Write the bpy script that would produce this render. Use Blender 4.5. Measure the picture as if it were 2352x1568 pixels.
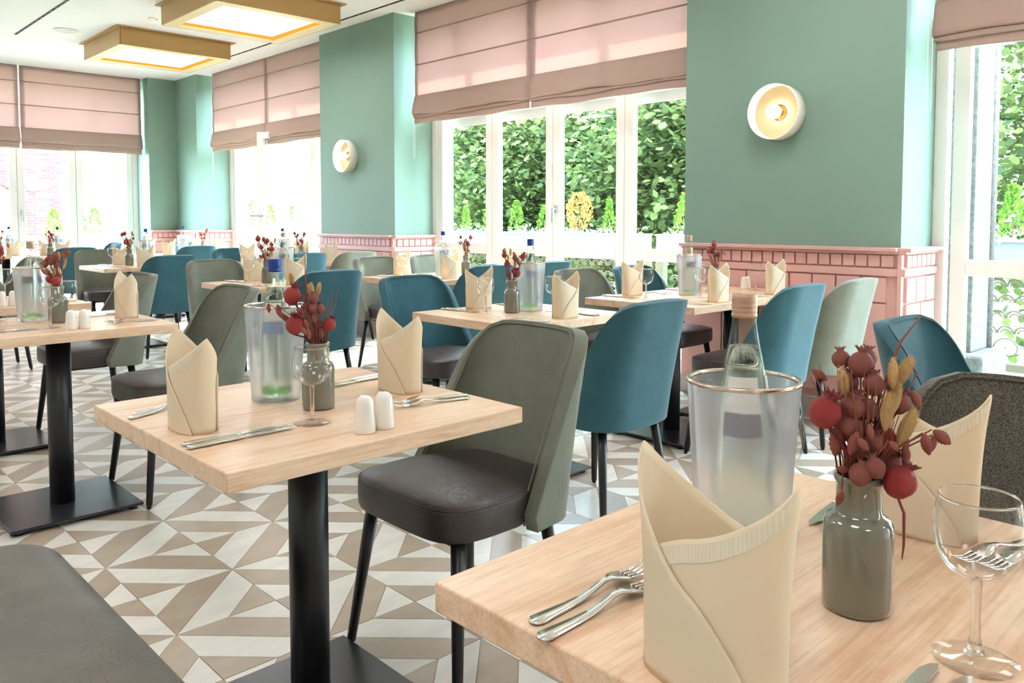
import bpy, bmesh, math, random
from mathutils import Vector, Matrix
random.seed(7)
PI = math.pi
scene = bpy.context.scene
for o in list(bpy.data.objects):
    bpy.data.objects.remove(o)
col = scene.collection

# ------------------------------------------------------------------ camera
CAM_H = 1.185
YAW, PITCH = math.radians(43.80), math.radians(3.083)
FPX, CY = 1858.6, 602.2
cd = bpy.data.cameras.new('camera'); cam = bpy.data.objects.new('camera', cd); col.objects.link(cam)
cam.location = (0, 0, CAM_H)
cam.rotation_euler = (PI/2 - PITCH, 0, -YAW)
cd.sensor_width = 36; cd.sensor_fit = 'HORIZONTAL'
cd.lens = 36*FPX/2352
cd.shift_y = -(784-CY)/2352
cd.clip_start = .02; cd.clip_end = 300
scene.camera = cam

# ------------------------------------------------------------------ light and exposure
w = bpy.data.worlds.new('world'); scene.world = w; w.use_nodes = True
nt = w.node_tree; nt.nodes.clear()
bg = nt.nodes.new('ShaderNodeBackground'); wo = nt.nodes.new('ShaderNodeOutputWorld')
bg.inputs['Color'].default_value = (.60, .81, 1.0, 1); bg.inputs['Strength'].default_value = 21.0
nt.links.new(bg.outputs[0], wo.inputs[0])
sd = bpy.data.lights.new('sun', 'SUN'); sd.energy = 10.0; sd.angle = math.radians(1.0); sd.color = (1, .95, .86)
sun = bpy.data.objects.new('sun', sd); col.objects.link(sun)
sun.rotation_euler = Vector((.80, .12, .86)).to_track_quat('Z', 'Y').to_euler()
sun.location = (12, 4, 13)
LAMP_PANEL = 5.8
vs = scene.view_settings
vs.view_transform = 'Standard'; vs.look = 'None'; vs.gamma = 1; vs.use_curve_mapping = False
vs.exposure = 0.80
scene.cycles.max_bounces = 6; scene.cycles.diffuse_bounces = 3; scene.cycles.glossy_bounces = 2; scene.cycles.transparent_max_bounces = 14
scene.cycles.light_sampling_threshold = .04
scene.cycles.use_adaptive_sampling = True; scene.cycles.adaptive_threshold = .15; scene.cycles.adaptive_min_samples = 16
scene.cycles.transmission_bounces = 6; scene.cycles.sample_clamp_indirect = 6; scene.cycles.blur_glossy = 1.0
scene.cycles.caustics_reflective = False

# ------------------------------------------------------------------ materials
def lin(c):
    return tuple(((v/255)/12.92 if v/255 <= .04045 else ((v/255+.055)/1.055)**2.4) for v in c)
class M:
    pass
def newmat(name):
    m = bpy.data.materials.new(name); m.use_nodes = True
    n = m.node_tree; n.nodes.clear()
    out = n.nodes.new('ShaderNodeOutputMaterial')
    return m, n, out
def nd(n, t, **kw):
    x = n.nodes.new(t)
    for k, v in kw.items():
        if k.startswith('_'): setattr(x, k[1:], v)
        else: x.inputs[k].default_value = v
    return x
def c4(c): return (*c, 1)
def coords(n, scale=(1, 1, 1), rot=(0, 0, 0), kind='Object'):
    tc = nd(n, 'ShaderNodeTexCoord'); mp = nd(n, 'ShaderNodeMapping')
    mp.inputs['Scale'].default_value = scale; mp.inputs['Rotation'].default_value = rot
    n.links.new(tc.outputs[kind], mp.inputs[0]); return mp.outputs[0]
def ramp(n, fac, stops):
    r = nd(n, 'ShaderNodeValToRGB'); e = r.color_ramp.elements
    while len(e) < len(stops): e.new(.5)
    for k, (p, c) in enumerate(stops): e[k].position = p; e[k].color = c4(c)
    n.links.new(fac, r.inputs[0]); return r.outputs[0]
def mixc(n, a, b, fac, mode='MIX'):
    x = nd(n, 'ShaderNodeMix', _data_type='RGBA', _blend_type=mode)
    for i, v in ((0, fac), (6, a), (7, b)):
        if hasattr(v, 'is_linked') or hasattr(v, 'links'): n.links.new(v, x.inputs[i])
        else: x.inputs[i].default_value = v if i == 0 else c4(v)
    return x.outputs[2]
def bump(n, h, strength=.3, dist=.01):
    b = nd(n, 'ShaderNodeBump'); b.inputs['Strength'].default_value = strength; b.inputs['Distance'].default_value = dist
    n.links.new(h, b.inputs['Height']); return b.outputs[0]
def simple(name, rgb, rough=.5, metal=0, noise=0, nscale=8, bmp=0, bscale=60, spec=.5, coat=0, sheen=0):
    m, n, out = newmat(name)
    p = nd(n, 'ShaderNodeBsdfPrincipled'); p.inputs['Roughness'].default_value = rough; p.inputs['Metallic'].default_value = metal
    p.inputs['Specular IOR Level'].default_value = spec; p.inputs['Coat Weight'].default_value = coat
    p.inputs['Sheen Weight'].default_value = sheen; p.inputs['Sheen Roughness'].default_value = .5
    c = lin(rgb); p.inputs['Base Color'].default_value = c4(c)
    if noise:
        v = coords(n); t = nd(n, 'ShaderNodeTexNoise'); t.inputs['Scale'].default_value = nscale; t.inputs['Detail'].default_value = 5
        n.links.new(v, t.inputs['Vector'])
        r = ramp(n, t.outputs[0], [(.3, tuple(x*(1-noise) for x in c)), (.7, tuple(min(1, x*(1+noise)) for x in c))])
        n.links.new(r, p.inputs['Base Color'])
    if bmp:
        v = coords(n); t = nd(n, 'ShaderNodeTexNoise'); t.inputs['Scale'].default_value = bscale; t.inputs['Detail'].default_value = 3
        n.links.new(v, t.inputs['Vector']); n.links.new(bump(n, t.outputs[0], bmp, .002), p.inputs['Normal'])
    n.links.new(p.outputs[0], out.inputs[0]); return m
def fabric(name, rgb, rgb2, scale=900, transl=0):
    m, n, out = newmat(name); v = coords(n)
    p = nd(n, 'ShaderNodeBsdfPrincipled'); p.inputs['Roughness'].default_value = .85; p.inputs['Specular IOR Level'].default_value = .15
    p.inputs['Sheen Weight'].default_value = .35; p.inputs['Sheen Roughness'].default_value = .4
    t = nd(n, 'ShaderNodeTexNoise'); t.inputs['Scale'].default_value = scale; t.inputs['Detail'].default_value = 2
    t2 = nd(n, 'ShaderNodeTexNoise'); t2.inputs['Scale'].default_value = 14; t2.inputs['Detail'].default_value = 4
    n.links.new(v, t.inputs['Vector']); n.links.new(v, t2.inputs['Vector'])
    a = ramp(n, t.outputs[0], [(.36, lin(rgb2)), (.62, lin(rgb))])
    b = ramp(n, t2.outputs[0], [(.3, (.86, .86, .86)), (.7, (1, 1, 1))])
    n.links.new(mixc(n, a, b, 1.0, 'MULTIPLY'), p.inputs['Base Color'])
    n.links.new(bump(n, t.outputs[0], .35, .0015), p.inputs['Normal'])
    n.links.new(p.outputs[0], out.inputs[0]); return m
def glassy(name, tint=(1, 1, 1), refl=.9, rough=0.0, edge=.5):
    """thin clear sheet: lets light straight through, mirrors by Fresnel"""
    m, n, out = newmat(name)
    t = nd(n, 'ShaderNodeBsdfTransparent'); t.inputs[0].default_value = c4(tint)
    g = nd(n, 'ShaderNodeBsdfGlossy'); g.inputs['Roughness'].default_value = rough; g.inputs['Color'].default_value = (refl, refl, refl, 1)
    lw = nd(n, 'ShaderNodeLayerWeight'); lw.inputs[0].default_value = .5
    pw = nd(n, 'ShaderNodeMath', _operation='POWER'); pw.inputs[1].default_value = 4.0; n.links.new(lw.outputs['Facing'], pw.inputs[0])
    f = nd(n, 'ShaderNodeMath', _operation='MULTIPLY_ADD'); f.inputs[1].default_value = edge; f.inputs[2].default_value = .025; n.links.new(pw.outputs[0], f.inputs[0])
    x = nd(n, 'ShaderNodeMixShader'); n.links.new(f.outputs[0], x.inputs[0]); n.links.new(t.outputs[0], x.inputs[1]); n.links.new(g.outputs[0], x.inputs[2])
    n.links.new(x.outputs[0], out.inputs[0]); return m
def solidglass(name, tint=(1, 1, 1), ior=1.45, rough=0.0):
    m, n, out = newmat(name)
    g = nd(n, 'ShaderNodeBsdfGlass'); g.inputs['IOR'].default_value = ior; g.inputs['Roughness'].default_value = rough; g.inputs['Color'].default_value = c4(tint)
    t = nd(n, 'ShaderNodeBsdfTransparent'); t.inputs[0].default_value = c4(tint)
    x = nd(n, 'ShaderNodeMixShader'); x.inputs[0].default_value = .35
    n.links.new(g.outputs[0], x.inputs[1]); n.links.new(t.outputs[0], x.inputs[2])
    n.links.new(x.outputs[0], out.inputs[0]); return m
def frosted(name):
    m, n, out = newmat(name)
    g = nd(n, 'ShaderNodeBsdfRefraction'); g.inputs['IOR'].default_value = 1.12; g.inputs['Roughness'].default_value = .22; g.inputs['Color'].default_value = (.97, .98, 1, 1)
    t = nd(n, 'ShaderNodeBsdfTransparent'); t.inputs[0].default_value = (.97, .98, 1, 1)
    d = nd(n, 'ShaderNodeBsdfTranslucent'); d.inputs[0].default_value = (.92, .93, .97, 1)
    d2 = nd(n, 'ShaderNodeBsdfDiffuse'); d2.inputs[0].default_value = (.92, .93, .97, 1)
    gl = nd(n, 'ShaderNodeBsdfGlossy'); gl.inputs['Roughness'].default_value = .3
    a = nd(n, 'ShaderNodeMixShader'); a.inputs[0].default_value = .42
    n.links.new(g.outputs[0], a.inputs[1]); n.links.new(t.outputs[0], a.inputs[2])
    dd = nd(n, 'ShaderNodeMixShader'); dd.inputs[0].default_value = .5
    n.links.new(d.outputs[0], dd.inputs[1]); n.links.new(d2.outputs[0], dd.inputs[2])
    b = nd(n, 'ShaderNodeMixShader'); b.inputs[0].default_value = .27
    n.links.new(a.outputs[0], b.inputs[1]); n.links.new(dd.outputs[0], b.inputs[2])
    c = nd(n, 'ShaderNodeMixShader'); c.inputs[0].default_value = .05
    n.links.new(b.outputs[0], c.inputs[1]); n.links.new(gl.outputs[0], c.inputs[2])
    n.links.new(c.outputs[0], out.inputs[0]); return m
def emitter(name, rgb, strength):
    m, n, out = newmat(name); e = nd(n, 'ShaderNodeEmission'); e.inputs[0].default_value = c4(rgb); e.inputs[1].default_value = strength
    n.links.new(e.outputs[0], out.inputs[0]); return m
def translucent(name, rgb, t=.5, rough=.8, rand=0.0, rgb2=None):
    m, n, out = newmat(name)
    d = nd(n, 'ShaderNodeBsdfPrincipled'); d.inputs['Roughness'].default_value = rough; d.inputs['Specular IOR Level'].default_value = .2
    s = nd(n, 'ShaderNodeBsdfTranslucent')
    x = nd(n, 'ShaderNodeMixShader'); x.inputs[0].default_value = t
    if rgb2:
        g = nd(n, 'ShaderNodeNewGeometry')
        c = ramp(n, g.outputs['Random Per Island'], [(0, lin(rgb)), (1, lin(rgb2))])
        n.links.new(c, d.inputs['Base Color']); n.links.new(c, s.inputs[0])
    else:
        d.inputs['Base Color'].default_value = c4(lin(rgb)); s.inputs[0].default_value = c4(lin(rgb))
    n.links.new(d.outputs[0], x.inputs[1]); n.links.new(s.outputs[0], x.inputs[2]); n.links.new(x.outputs[0], out.inputs[0]); return m
def linen(name, rgb, t):
    m, n, out = newmat(name)
    tc = nd(n, 'ShaderNodeTexCoord')
    hs = []
    for sc in ((60, 60, 900), (900, 900, 60)):
        mp = nd(n, 'ShaderNodeMapping'); mp.inputs['Scale'].default_value = sc; n.links.new(tc.outputs['Object'], mp.inputs[0])
        t_ = nd(n, 'ShaderNodeTexNoise'); t_.inputs['Scale'].default_value = 1; t_.inputs['Detail'].default_value = 1; n.links.new(mp.outputs[0], t_.inputs['Vector']); hs.append(t_.outputs[0])
    s = nd(n, 'ShaderNodeMath', _operation='ADD'); n.links.new(hs[0], s.inputs[0]); n.links.new(hs[1], s.inputs[1])
    c = lin(rgb)
    cr = ramp(n, s.outputs[0], [(.35, tuple(x*.9 for x in c)), (.95, tuple(min(1, x*1.06) for x in c))])
    for q in n.nodes:
        pass
    d = nd(n, 'ShaderNodeBsdfDiffuse'); tr = nd(n, 'ShaderNodeBsdfTranslucent'); x = nd(n, 'ShaderNodeMixShader'); x.inputs[0].default_value = t
    n.links.new(cr, d.inputs[0]); n.links.new(cr, tr.inputs[0]); n.links.new(bump(n, s.outputs[0], .25, .002), d.inputs['Normal'])
    n.links.new(d.outputs[0], x.inputs[1]); n.links.new(tr.outputs[0], x.inputs[2]); n.links.new(x.outputs[0], out.inputs[0]); return m
def oak(name, base, dark, rough=.42):
    m, n, out = newmat(name)
    p = nd(n, 'ShaderNodeBsdfPrincipled'); p.inputs['Roughness'].default_value = rough; p.inputs['Specular IOR Level'].default_value = .45
    oi = nd(n, 'ShaderNodeObjectInfo')
    tc = nd(n, 'ShaderNodeTexCoord')
    off = nd(n, 'ShaderNodeVectorMath', _operation='ADD'); n.links.new(tc.outputs['Object'], off.inputs[0])
    mul = nd(n, 'ShaderNodeMath', _operation='MULTIPLY'); mul.inputs[1].default_value = 37.0; n.links.new(oi.outputs['Random'], mul.inputs[0])
    n.links.new(mul.outputs[0], off.inputs[1])
    def tex(scale, det, sc=1.0, dist=0.0):
        mp = nd(n, 'ShaderNodeMapping'); mp.inputs['Scale'].default_value = scale; n.links.new(off.outputs[0], mp.inputs[0])
        t = nd(n, 'ShaderNodeTexNoise'); t.inputs['Scale'].default_value = sc; t.inputs['Detail'].default_value = det; t.inputs['Distortion'].default_value = dist
        n.links.new(mp.outputs[0], t.inputs['Vector']); return t.outputs[0]
    fine = tex((9, 260, 260), 4); broad = tex((2.2, 16, 16), 4, 1.0, 1.2); mot = tex((40, 90, 90), 2)
    b, d = lin(base), lin(dark)
    c1 = ramp(n, broad, [(.32, d), (.52, b), (.75, tuple(min(1, x*1.08) for x in b))])
    c2 = ramp(n, fine, [(.32, (.80, .76, .72)), (.55, (1, 1, 1))])
    c3 = ramp(n, mot, [(.35, (.93, .92, .9)), (.6, (1, 1, 1))])
    n.links.new(mixc(n, mixc(n, c1, c2, .7, 'MULTIPLY'), c3, .8, 'MULTIPLY'), p.inputs['Base Color'])
    n.links.new(bump(n, fine, .12, .001), p.inputs['Normal'])
    n.links.new(p.outputs[0], out.inputs[0]); return m
def leather(name, rgb):
    m, n, out = newmat(name); v = coords(n)
    p = nd(n, 'ShaderNodeBsdfPrincipled'); p.inputs['Roughness'].default_value = .40; p.inputs['Specular IOR Level'].default_value = .5
    c = lin(rgb)
    t = nd(n, 'ShaderNodeTexNoise'); t.inputs['Scale'].default_value = 9; t.inputs['Detail'].default_value = 6
    n.links.new(v, t.inputs['Vector'])
    n.links.new(ramp(n, t.outputs[0], [(.3, tuple(x*.82 for x in c)), (.7, tuple(x*1.15 for x in c))]), p.inputs['Base Color'])
    vo = nd(n, 'ShaderNodeTexVoronoi', _feature='DISTANCE_TO_EDGE'); vo.inputs['Scale'].default_value = 11
    mp = nd(n, 'ShaderNodeTexNoise'); mp.inputs['Scale'].default_value = 6; mp.inputs['Detail'].default_value = 4
    n.links.new(v, mp.inputs['Vector'])
    ad = nd(n, 'ShaderNodeVectorMath', _operation='ADD'); n.links.new(v, ad.inputs[0]); n.links.new(mp.outputs['Color'], ad.inputs[1]); n.links.new(ad.outputs[0], vo.inputs['Vector'])
    cr = ramp(n, vo.outputs[0], [(0, (0, 0, 0)), (.045, (1, 1, 1))])
    b1 = bump(n, cr, .22, .003)
    t3 = nd(n, 'ShaderNodeTexNoise'); t3.inputs['Scale'].default_value = 320; n.links.new(v, t3.inputs['Vector'])
    b2 = nd(n, 'ShaderNodeBump'); b2.inputs['Strength'].default_value = .12; b2.inputs['Distance'].default_value = .001
    n.links.new(t3.outputs[0], b2.inputs['Height']); n.links.new(b1, b2.inputs['Normal'])
    n.links.new(b2.outputs[0], p.inputs['Normal']); n.links.new(p.outputs[0], out.inputs[0]); return m
def tilemat(name, rgb, var=.1):
    m, n, out = newmat(name)
    p = nd(n, 'ShaderNodeBsdfPrincipled'); p.inputs['Roughness'].default_value = .30; p.inputs['Specular IOR Level'].default_value = .5
    oi = nd(n, 'ShaderNodeObjectInfo'); g = nd(n, 'ShaderNodeNewGeometry')
    s = nd(n, 'ShaderNodeMath', _operation='ADD'); n.links.new(oi.outputs['Random'], s.inputs[0]); n.links.new(g.outputs['Random Per Island'], s.inputs[1])
    fr = nd(n, 'ShaderNodeMath', _operation='FRACT'); n.links.new(s.outputs[0], fr.inputs[0])
    c = lin(rgb)
    a = ramp(n, fr.outputs[0], [(0, tuple(x*(1-var) for x in c)), (1, tuple(min(1, x*(1+var*.5)) for x in c))])
    mp = nd(n, 'ShaderNodeMapping'); mp.inputs['Scale'].default_value = (7, 16, 7)
    n.links.new(g.outputs['Position'], mp.inputs[0])
    t = nd(n, 'ShaderNodeTexNoise'); t.inputs['Scale'].default_value = 1; t.inputs['Detail'].default_value = 7; n.links.new(mp.outputs[0], t.inputs['Vector'])
    b = ramp(n, t.outputs[0], [(.3, (.86, .85, .84)), (.7, (1, 1, 1))])
    n.links.new(mixc(n, a, b, 1.0, 'MULTIPLY'), p.inputs['Base Color'])
    n.links.new(p.outputs[0], out.inputs[0]); return m
def brickmat(name):
    m, n, out = newmat(name)
    p = nd(n, 'ShaderNodeBsdfPrincipled'); p.inputs['Roughness'].default_value = .9
    v = coords(n, (1, 1, 1), (PI/2, 0, 0))
    t = nd(n, 'ShaderNodeTexBrick'); t.inputs['Scale'].default_value = 4; t.inputs['Color1'].default_value = c4(lin((108, 58, 56))); t.inputs['Color2'].default_value = c4(lin((84, 44, 46))); t.inputs['Mortar'].default_value = c4(lin((128, 104, 100)))
    t.inputs['Mortar Size'].default_value = .02; t.inputs['Row Height'].default_value = .28; t.inputs['Brick Width'].default_value = .9
    n.links.new(v, t.inputs['Vector']); n.links.new(t.outputs[0], p.inputs['Base Color']); n.links.new(p.outputs[0], out.inputs[0]); return m

MINT = simple('mint_paint', (128, 155, 138), .6, noise=.015, nscale=3, bmp=.06, bscale=220)
WHITEP = simple('white_paint', (246, 245, 243), .7)
CREAMP = simple('cream_paint', (232, 226, 214), .7)
PINK = simple('pink_lacquer', (222, 170, 160), .42, noise=.02, nscale=5)
SKIRT = simple('skirting_grey', (186, 178, 168), .5)
GROUT = simple('grout', (150, 138, 124), .8)
TILE_W = tilemat('tile_cream', (233, 226, 214), .06)
TILE_B = tilemat('tile_taupe', (182, 163, 141), .10)
PVC = simple('white_pvc', (244, 241, 236), .3)
PANE = glassy('window_glass', (.985, .995, .99), .8, 0, .30)
OAK = oak('oak', (246, 211, 178), (229, 182, 144), .34)
BLACK = simple('black_steel', (24, 25, 28), .38, spec=.5)
BLACKP = simple('black_plate', (40, 42, 47), .26)
TEAL = fabric('teal_wool', (70, 111, 120), (47, 87, 98))
SAGE = fabric('sage_wool', (140, 142, 126), (110, 112, 98))
TWEED = fabric('brown_tweed', (128, 120, 106), (66, 62, 56), 420)
LEATHER = leather('charcoal_leather', (66, 57, 54))
BENCHL = leather('grey_leather', (108, 101, 94))
LEG = simple('black_leg', (20, 20, 22), .35)
STEEL = simple('cutlery_steel', (226, 222, 216), .16, metal=1)
NAP = translucent('napkin_cream', (252, 234, 204), .25, .9)
def ribbed(name, rgb):
    m, n, out = newmat(name); p = nd(n, 'ShaderNodeBsdfPrincipled'); p.inputs['Roughness'].default_value = .9
    tc = nd(n, 'ShaderNodeTexCoord'); wv = nd(n, 'ShaderNodeTexWave'); wv.inputs['Scale'].default_value = 90; wv.inputs['Distortion'].default_value = 0
    n.links.new(tc.outputs['Object'], wv.inputs['Vector'])
    c = lin(rgb); n.links.new(ramp(n, wv.outputs[0], [(.2, tuple(x*.94 for x in c)), (.8, c)]), p.inputs['Base Color'])
    n.links.new(bump(n, wv.outputs[0], .45, .001), p.inputs['Normal']); n.links.new(p.outputs[0], out.inputs[0]); return m
NAPB = ribbed('napkin_border', (244, 230, 202))
CERAM = simple('white_ceramic', (244, 236, 224), .12, coat=.5)
VASE = simple('sage_vase', (112, 110, 94), .08, coat=1.0)
RIM = simple('chrome_rim', (214, 200, 186), .16, metal=1)
FROST = frosted('frosted_acrylic')
CLEARP = glassy('clear_acrylic', (.99, .99, 1), .6, .1, .25)
WGLASS = glassy('wine_glass_clear', (.985, .985, .98), 1.0, 0.0, .75)
STEMG = solidglass('stem_glass', (.99, .985, .97))
BOTTLE = glassy('bottle_glass', (.95, .985, .945), .9, 0.02, .5)
WATER = solidglass('mineral_water', (.97, .99, .97), 1.12)
BASEG = solidglass('bottle_base_green', (.55, .88, .45), 1.3)
CAPB = simple('cap_blue', (32, 62, 140), .35, metal=.3)
CAPG = simple('cap_copper', (196, 158, 134), .35, metal=.6)
LABELW = simple('label_white', (232, 226, 214), .7)
LABELB = simple('label_blue', (70, 120, 176), .6)
LABELN = simple('label_navy', (72, 72, 98), .6)
BLIND = linen('blind_linen', (210, 184, 176), .44)
BLINDD = linen('blind_linen_double', (184, 158, 146), .18)
GOLD = simple('gold_lacquer', (186, 148, 92), .36, metal=.45)
GOLDL = simple('gold_frame', (236, 214, 164), .4, metal=.2)
PANEL = emitter('lamp_panel', (.96, .965, 1.0), LAMP_PANEL)
STRIP = emitter('lamp_strip', (1, .36, .04), .75)
BULB = emitter('bulb', (1, .88, .68), 9)
SCW = simple('sconce_white', (250, 244, 232), .5)
SCB = simple('sconce_beige', (226, 208, 172), .5)
BRASS = simple('brass', (196, 160, 96), .25, metal=1)
SLOT = simple('vent_black', (22, 22, 22), .7)
LEAF = translucent('tree_leaf', (56, 74, 46), .5, .6, rgb2=(128, 144, 84))
LEAF2 = translucent('shrub_leaf', (66, 112, 40), .5, .6, rgb2=(138, 172, 66))
LEAFO = translucent('orange_shrub_leaf', (166, 92, 44), .5, .6, rgb2=(214, 164, 92))
LEAFW = translucent('white_flower', (200, 204, 196), .4, .7, rgb2=(150, 170, 120))
BARK = simple('bark', (92, 76, 60), .9, noise=.2)
STONE = simple('granite', (104, 100, 96), .8, noise=.35, nscale=40)
CREAMIRON = simple('cream_iron', (112, 107, 84), .6)
PLANTER = simple('planter_white', (150, 156, 166), .5)
TERRACE = simple('terrace', (168, 162, 154), .8, noise=.04)
LAWN = simple('ground_outside', (150, 160, 120), .9, noise=.1, nscale=1)
RENDERW = simple('white_render', (244, 242, 238), .8)
SHADEG = simple('far_window_glass', (120, 170, 196), .2)
BRICK = brickmat('red_brick')
RED1 = simple('poppy_red', (158, 46, 44), .55, noise=.25, nscale=60, bmp=.5, bscale=160)
RED2 = simple('poppy_crown', (112, 26, 30), .6)
BRN = simple('pod_brown', (136, 72, 60), .6, noise=.3, nscale=50, bmp=.4, bscale=150)
PNK = simple('briza_pink', (196, 108, 92), .7, noise=.15, nscale=90, bmp=.8, bscale=240)
TAN = translucent('grass_tan', (214, 178, 122), .35, .8)
STEM = simple('dried_stem', (134, 70, 52), .7)
CHROME = simple('handle_satin', (206, 204, 200), .3, metal=.8)

# ------------------------------------------------------------------ mesh helpers
def mesh(name, verts, faces, mat=None, smooth=False):
    me = bpy.data.meshes.new(name); me.from_pydata([tuple(v) for v in verts], [], faces)
    me.validate(); me.update()
    if mat: me.materials.append(mat)
    if smooth:
        for p in me.polygons: p.use_smooth = True
    return me
def from_bm(name, bm, mat=None, smooth=False):
    me = bpy.data.meshes.new(name); bmesh.ops.recalc_face_normals(bm, faces=bm.faces[:]); bm.to_mesh(me); bm.free()
    if mat: me.materials.append(mat)
    if smooth:
        for p in me.polygons: p.use_smooth = True
    return me
def boxes(name, lst, mat, bev=0.0, seg=2):
    bm = bmesh.new()
    for (x0, x1, y0, y1, z0, z1) in lst:
        r = bmesh.ops.create_cube(bm, size=1)
        bmesh.ops.transform(bm, matrix=Matrix.Translation(((x0+x1)/2, (y0+y1)/2, (z0+z1)/2)) @ Matrix.Diagonal((abs(x1-x0), abs(y1-y0), abs(z1-z0), 1)), verts=r['verts'])
    if bev: bmesh.ops.bevel(bm, geom=bm.edges[:], offset=bev, segments=seg, affect='EDGES', profile=.5)
    return from_bm(name, bm, mat)
def box(name, a, mat, bev=0.0, seg=2): return boxes(name, [a], mat, bev, seg)
def lathe(name, prof, mat, seg=32, smooth=True, sx=1.0, sy=1.0):
    v, f = [], []
    n = len(prof)
    for k in range(seg):
        a = 2*PI*k/seg
        for r, z in prof: v.append((r*math.cos(a)*sx, r*math.sin(a)*sy, z))
    for k in range(seg):
        k2 = (k+1) % seg
        for i in range(n-1):
            f.append((k*n+i, k2*n+i, k2*n+i+1, k*n+i+1))
    bm = bmesh.new()
    me = mesh(name, v, f); bm.from_mesh(me); bpy.data.meshes.remove(me)
    bmesh.ops.remove_doubles(bm, verts=bm.verts[:], dist=1e-5)
    return from_bm(name, bm, mat, smooth)
def tube(name, pts, rad, mat, seg=8, cap=True, smooth=True, flat=1.0):
    pts = [Vector(p) for p in pts]; n = len(pts)
    if not hasattr(rad, '__len__'): rad = [rad]*n
    v, f = [], []
    t0 = (pts[1]-pts[0]).normalized()
    up = Vector((0, 0, 1)) if abs(t0.z) < .9 else Vector((1, 0, 0))
    nrm = (up - t0*up.dot(t0)).normalized()
    for i, p in enumerate(pts):
        t = (pts[min(i+1, n-1)]-pts[max(i-1, 0)]).normalized()
        nrm = (nrm - t*nrm.dot(t)).normalized(); b = t.cross(nrm)
        for k in range(seg):
            a = 2*PI*k/seg
            v.append(p + nrm*math.cos(a)*rad[i]*flat + b*math.sin(a)*rad[i])
    for i in range(n-1):
        for k in range(seg):
            k2 = (k+1) % seg
            f.append((i*seg+k, i*seg+k2, (i+1)*seg+k2, (i+1)*seg+k))
    if cap:
        f.append(tuple(range(seg))[::-1]); f.append(tuple((n-1)*seg+k for k in range(seg)))
    return mesh(name, v, f, mat, smooth)
def prism(name, poly, z0, z1, mat, bev=0, smooth=False):
    n = len(poly); v = [(x, y, z0) for x, y in poly] + [(x, y, z1) for x, y in poly]
    f = [tuple(range(n))[::-1], tuple(range(n, 2*n))] + [(i, (i+1) % n, n+(i+1) % n, n+i) for i in range(n)]
    me = mesh(name, v, f)
    bm = bmesh.new(); bm.from_mesh(me); bpy.data.meshes.remove(me)
    if bev:
        e = [x for x in bm.edges if abs(x.verts[0].co.z-x.verts[1].co.z) < 1e-6 and max(x.verts[0].co.z, x.verts[1].co.z) > z1-1e-6]
        bmesh.ops.bevel(bm, geom=e, offset=bev, segments=2, affect='EDGES')
    return from_bm(name, bm, mat, smooth)
def obj(name, me, parent=None, loc=(0, 0, 0), rot=(0, 0, 0), scale=(1, 1, 1)):
    o = bpy.data.objects.new(name, me); col.objects.link(o)
    o.location = loc; o.rotation_euler = rot; o.scale = scale
    if parent: o.parent = parent
    return o
def tag(o, label, cat, group=None):
    o['label'] = label; o['category'] = cat
    if group: o['group'] = group
    return o
def thing(name, label, cat, loc=(0, 0, 0), rz=0, group=None):
    o = bpy.data.objects.new(name, None); col.objects.link(o); o.empty_display_size = .05
    o.location = loc; o.rotation_euler = (0, 0, rz); return tag(o, label, cat, group)
def struct(name, me, parent=None, loc=(0, 0, 0), rot=(0, 0, 0)):
    o = obj(name, me, parent, loc, rot)
    if not parent: o['kind'] = 'structure'
    return o
def bake(me, mods):
    """apply modifiers to a mesh, return a new mesh"""
    o = bpy.data.objects.new('tmp', me); col.objects.link(o)
    for t, kw in mods:
        md = o.modifiers.new(t, t)
        for k, v in kw.items(): setattr(md, k, v)
    dg = bpy.context.evaluated_depsgraph_get(); dg.update()
    r = bpy.data.meshes.new_from_object(o.evaluated_get(dg))
    r.name = me.name + '_m'
    bpy.data.objects.remove(o); return r
def smooth(me):
    for p in me.polygons: p.use_smooth = True
    return me
def proj(x, y, z):
    F = Vector((math.sin(YAW)*math.cos(PITCH), math.cos(YAW)*math.cos(PITCH), -math.sin(PITCH)))
    r = Vector((math.cos(YAW), -math.sin(YAW), 0)); u = r.cross(F)
    d = Vector((x, y, z-CAM_H)); D = d.dot(F)
    if D < .05: return None
    return 1176+FPX*d.dot(r)/D, CY-FPX*d.dot(u)/D, D

# ------------------------------------------------------------------ the setting
XW = 4.70           # painted face of the window-wall pillars
XG = 5.17           # inner face of the window frames
YF = 12.0           # painted face of the far wall
YG = 12.47
CEIL = 3.19
XB, YB = -3.6, -4.2  # walls behind the photographer
PIERS = [(11.27, 12.0), (6.57, 7.96), (1.76, 3.19), (-3.05, -1.62)]

# floor: inlaid tile pieces
S = .4340; OX, OY = 1.1714, 3.2033
U = (math.sqrt(.5), -math.sqrt(.5)); V = (-math.sqrt(.5), -math.sqrt(.5))
floor = struct('floor', box('floor_bed', (XB, 5.4, YB, YG+.2, -.10, -.003), GROUT))
G = .0014
def piece_poly(kind):
    a = .5
    if kind == 'trap':   # top side between outer and inner square, cell coordinates centred on the cell
        return [(-a+2.4*G, -a+G), (a-2.4*G, -a+G), (.25-.4*G, -.25-G), (-.25+.4*G, -.25-G)]
    return [(-.25+2.4*G, -.25+G), (.25-2.4*G, -.25+G), (0, -2.4*G)]
def cellpt(i, j, px, py):
    a, b = (i+.5+px)*S, (j+.5+py)*S
    return OX + U[0]*a + V[0]*b, OY + U[1]*a + V[1]*b
def rot4(p, k):
    x, y = p
    for _ in range(k): x, y = -y, x
    return x, y
pm = {}
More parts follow.
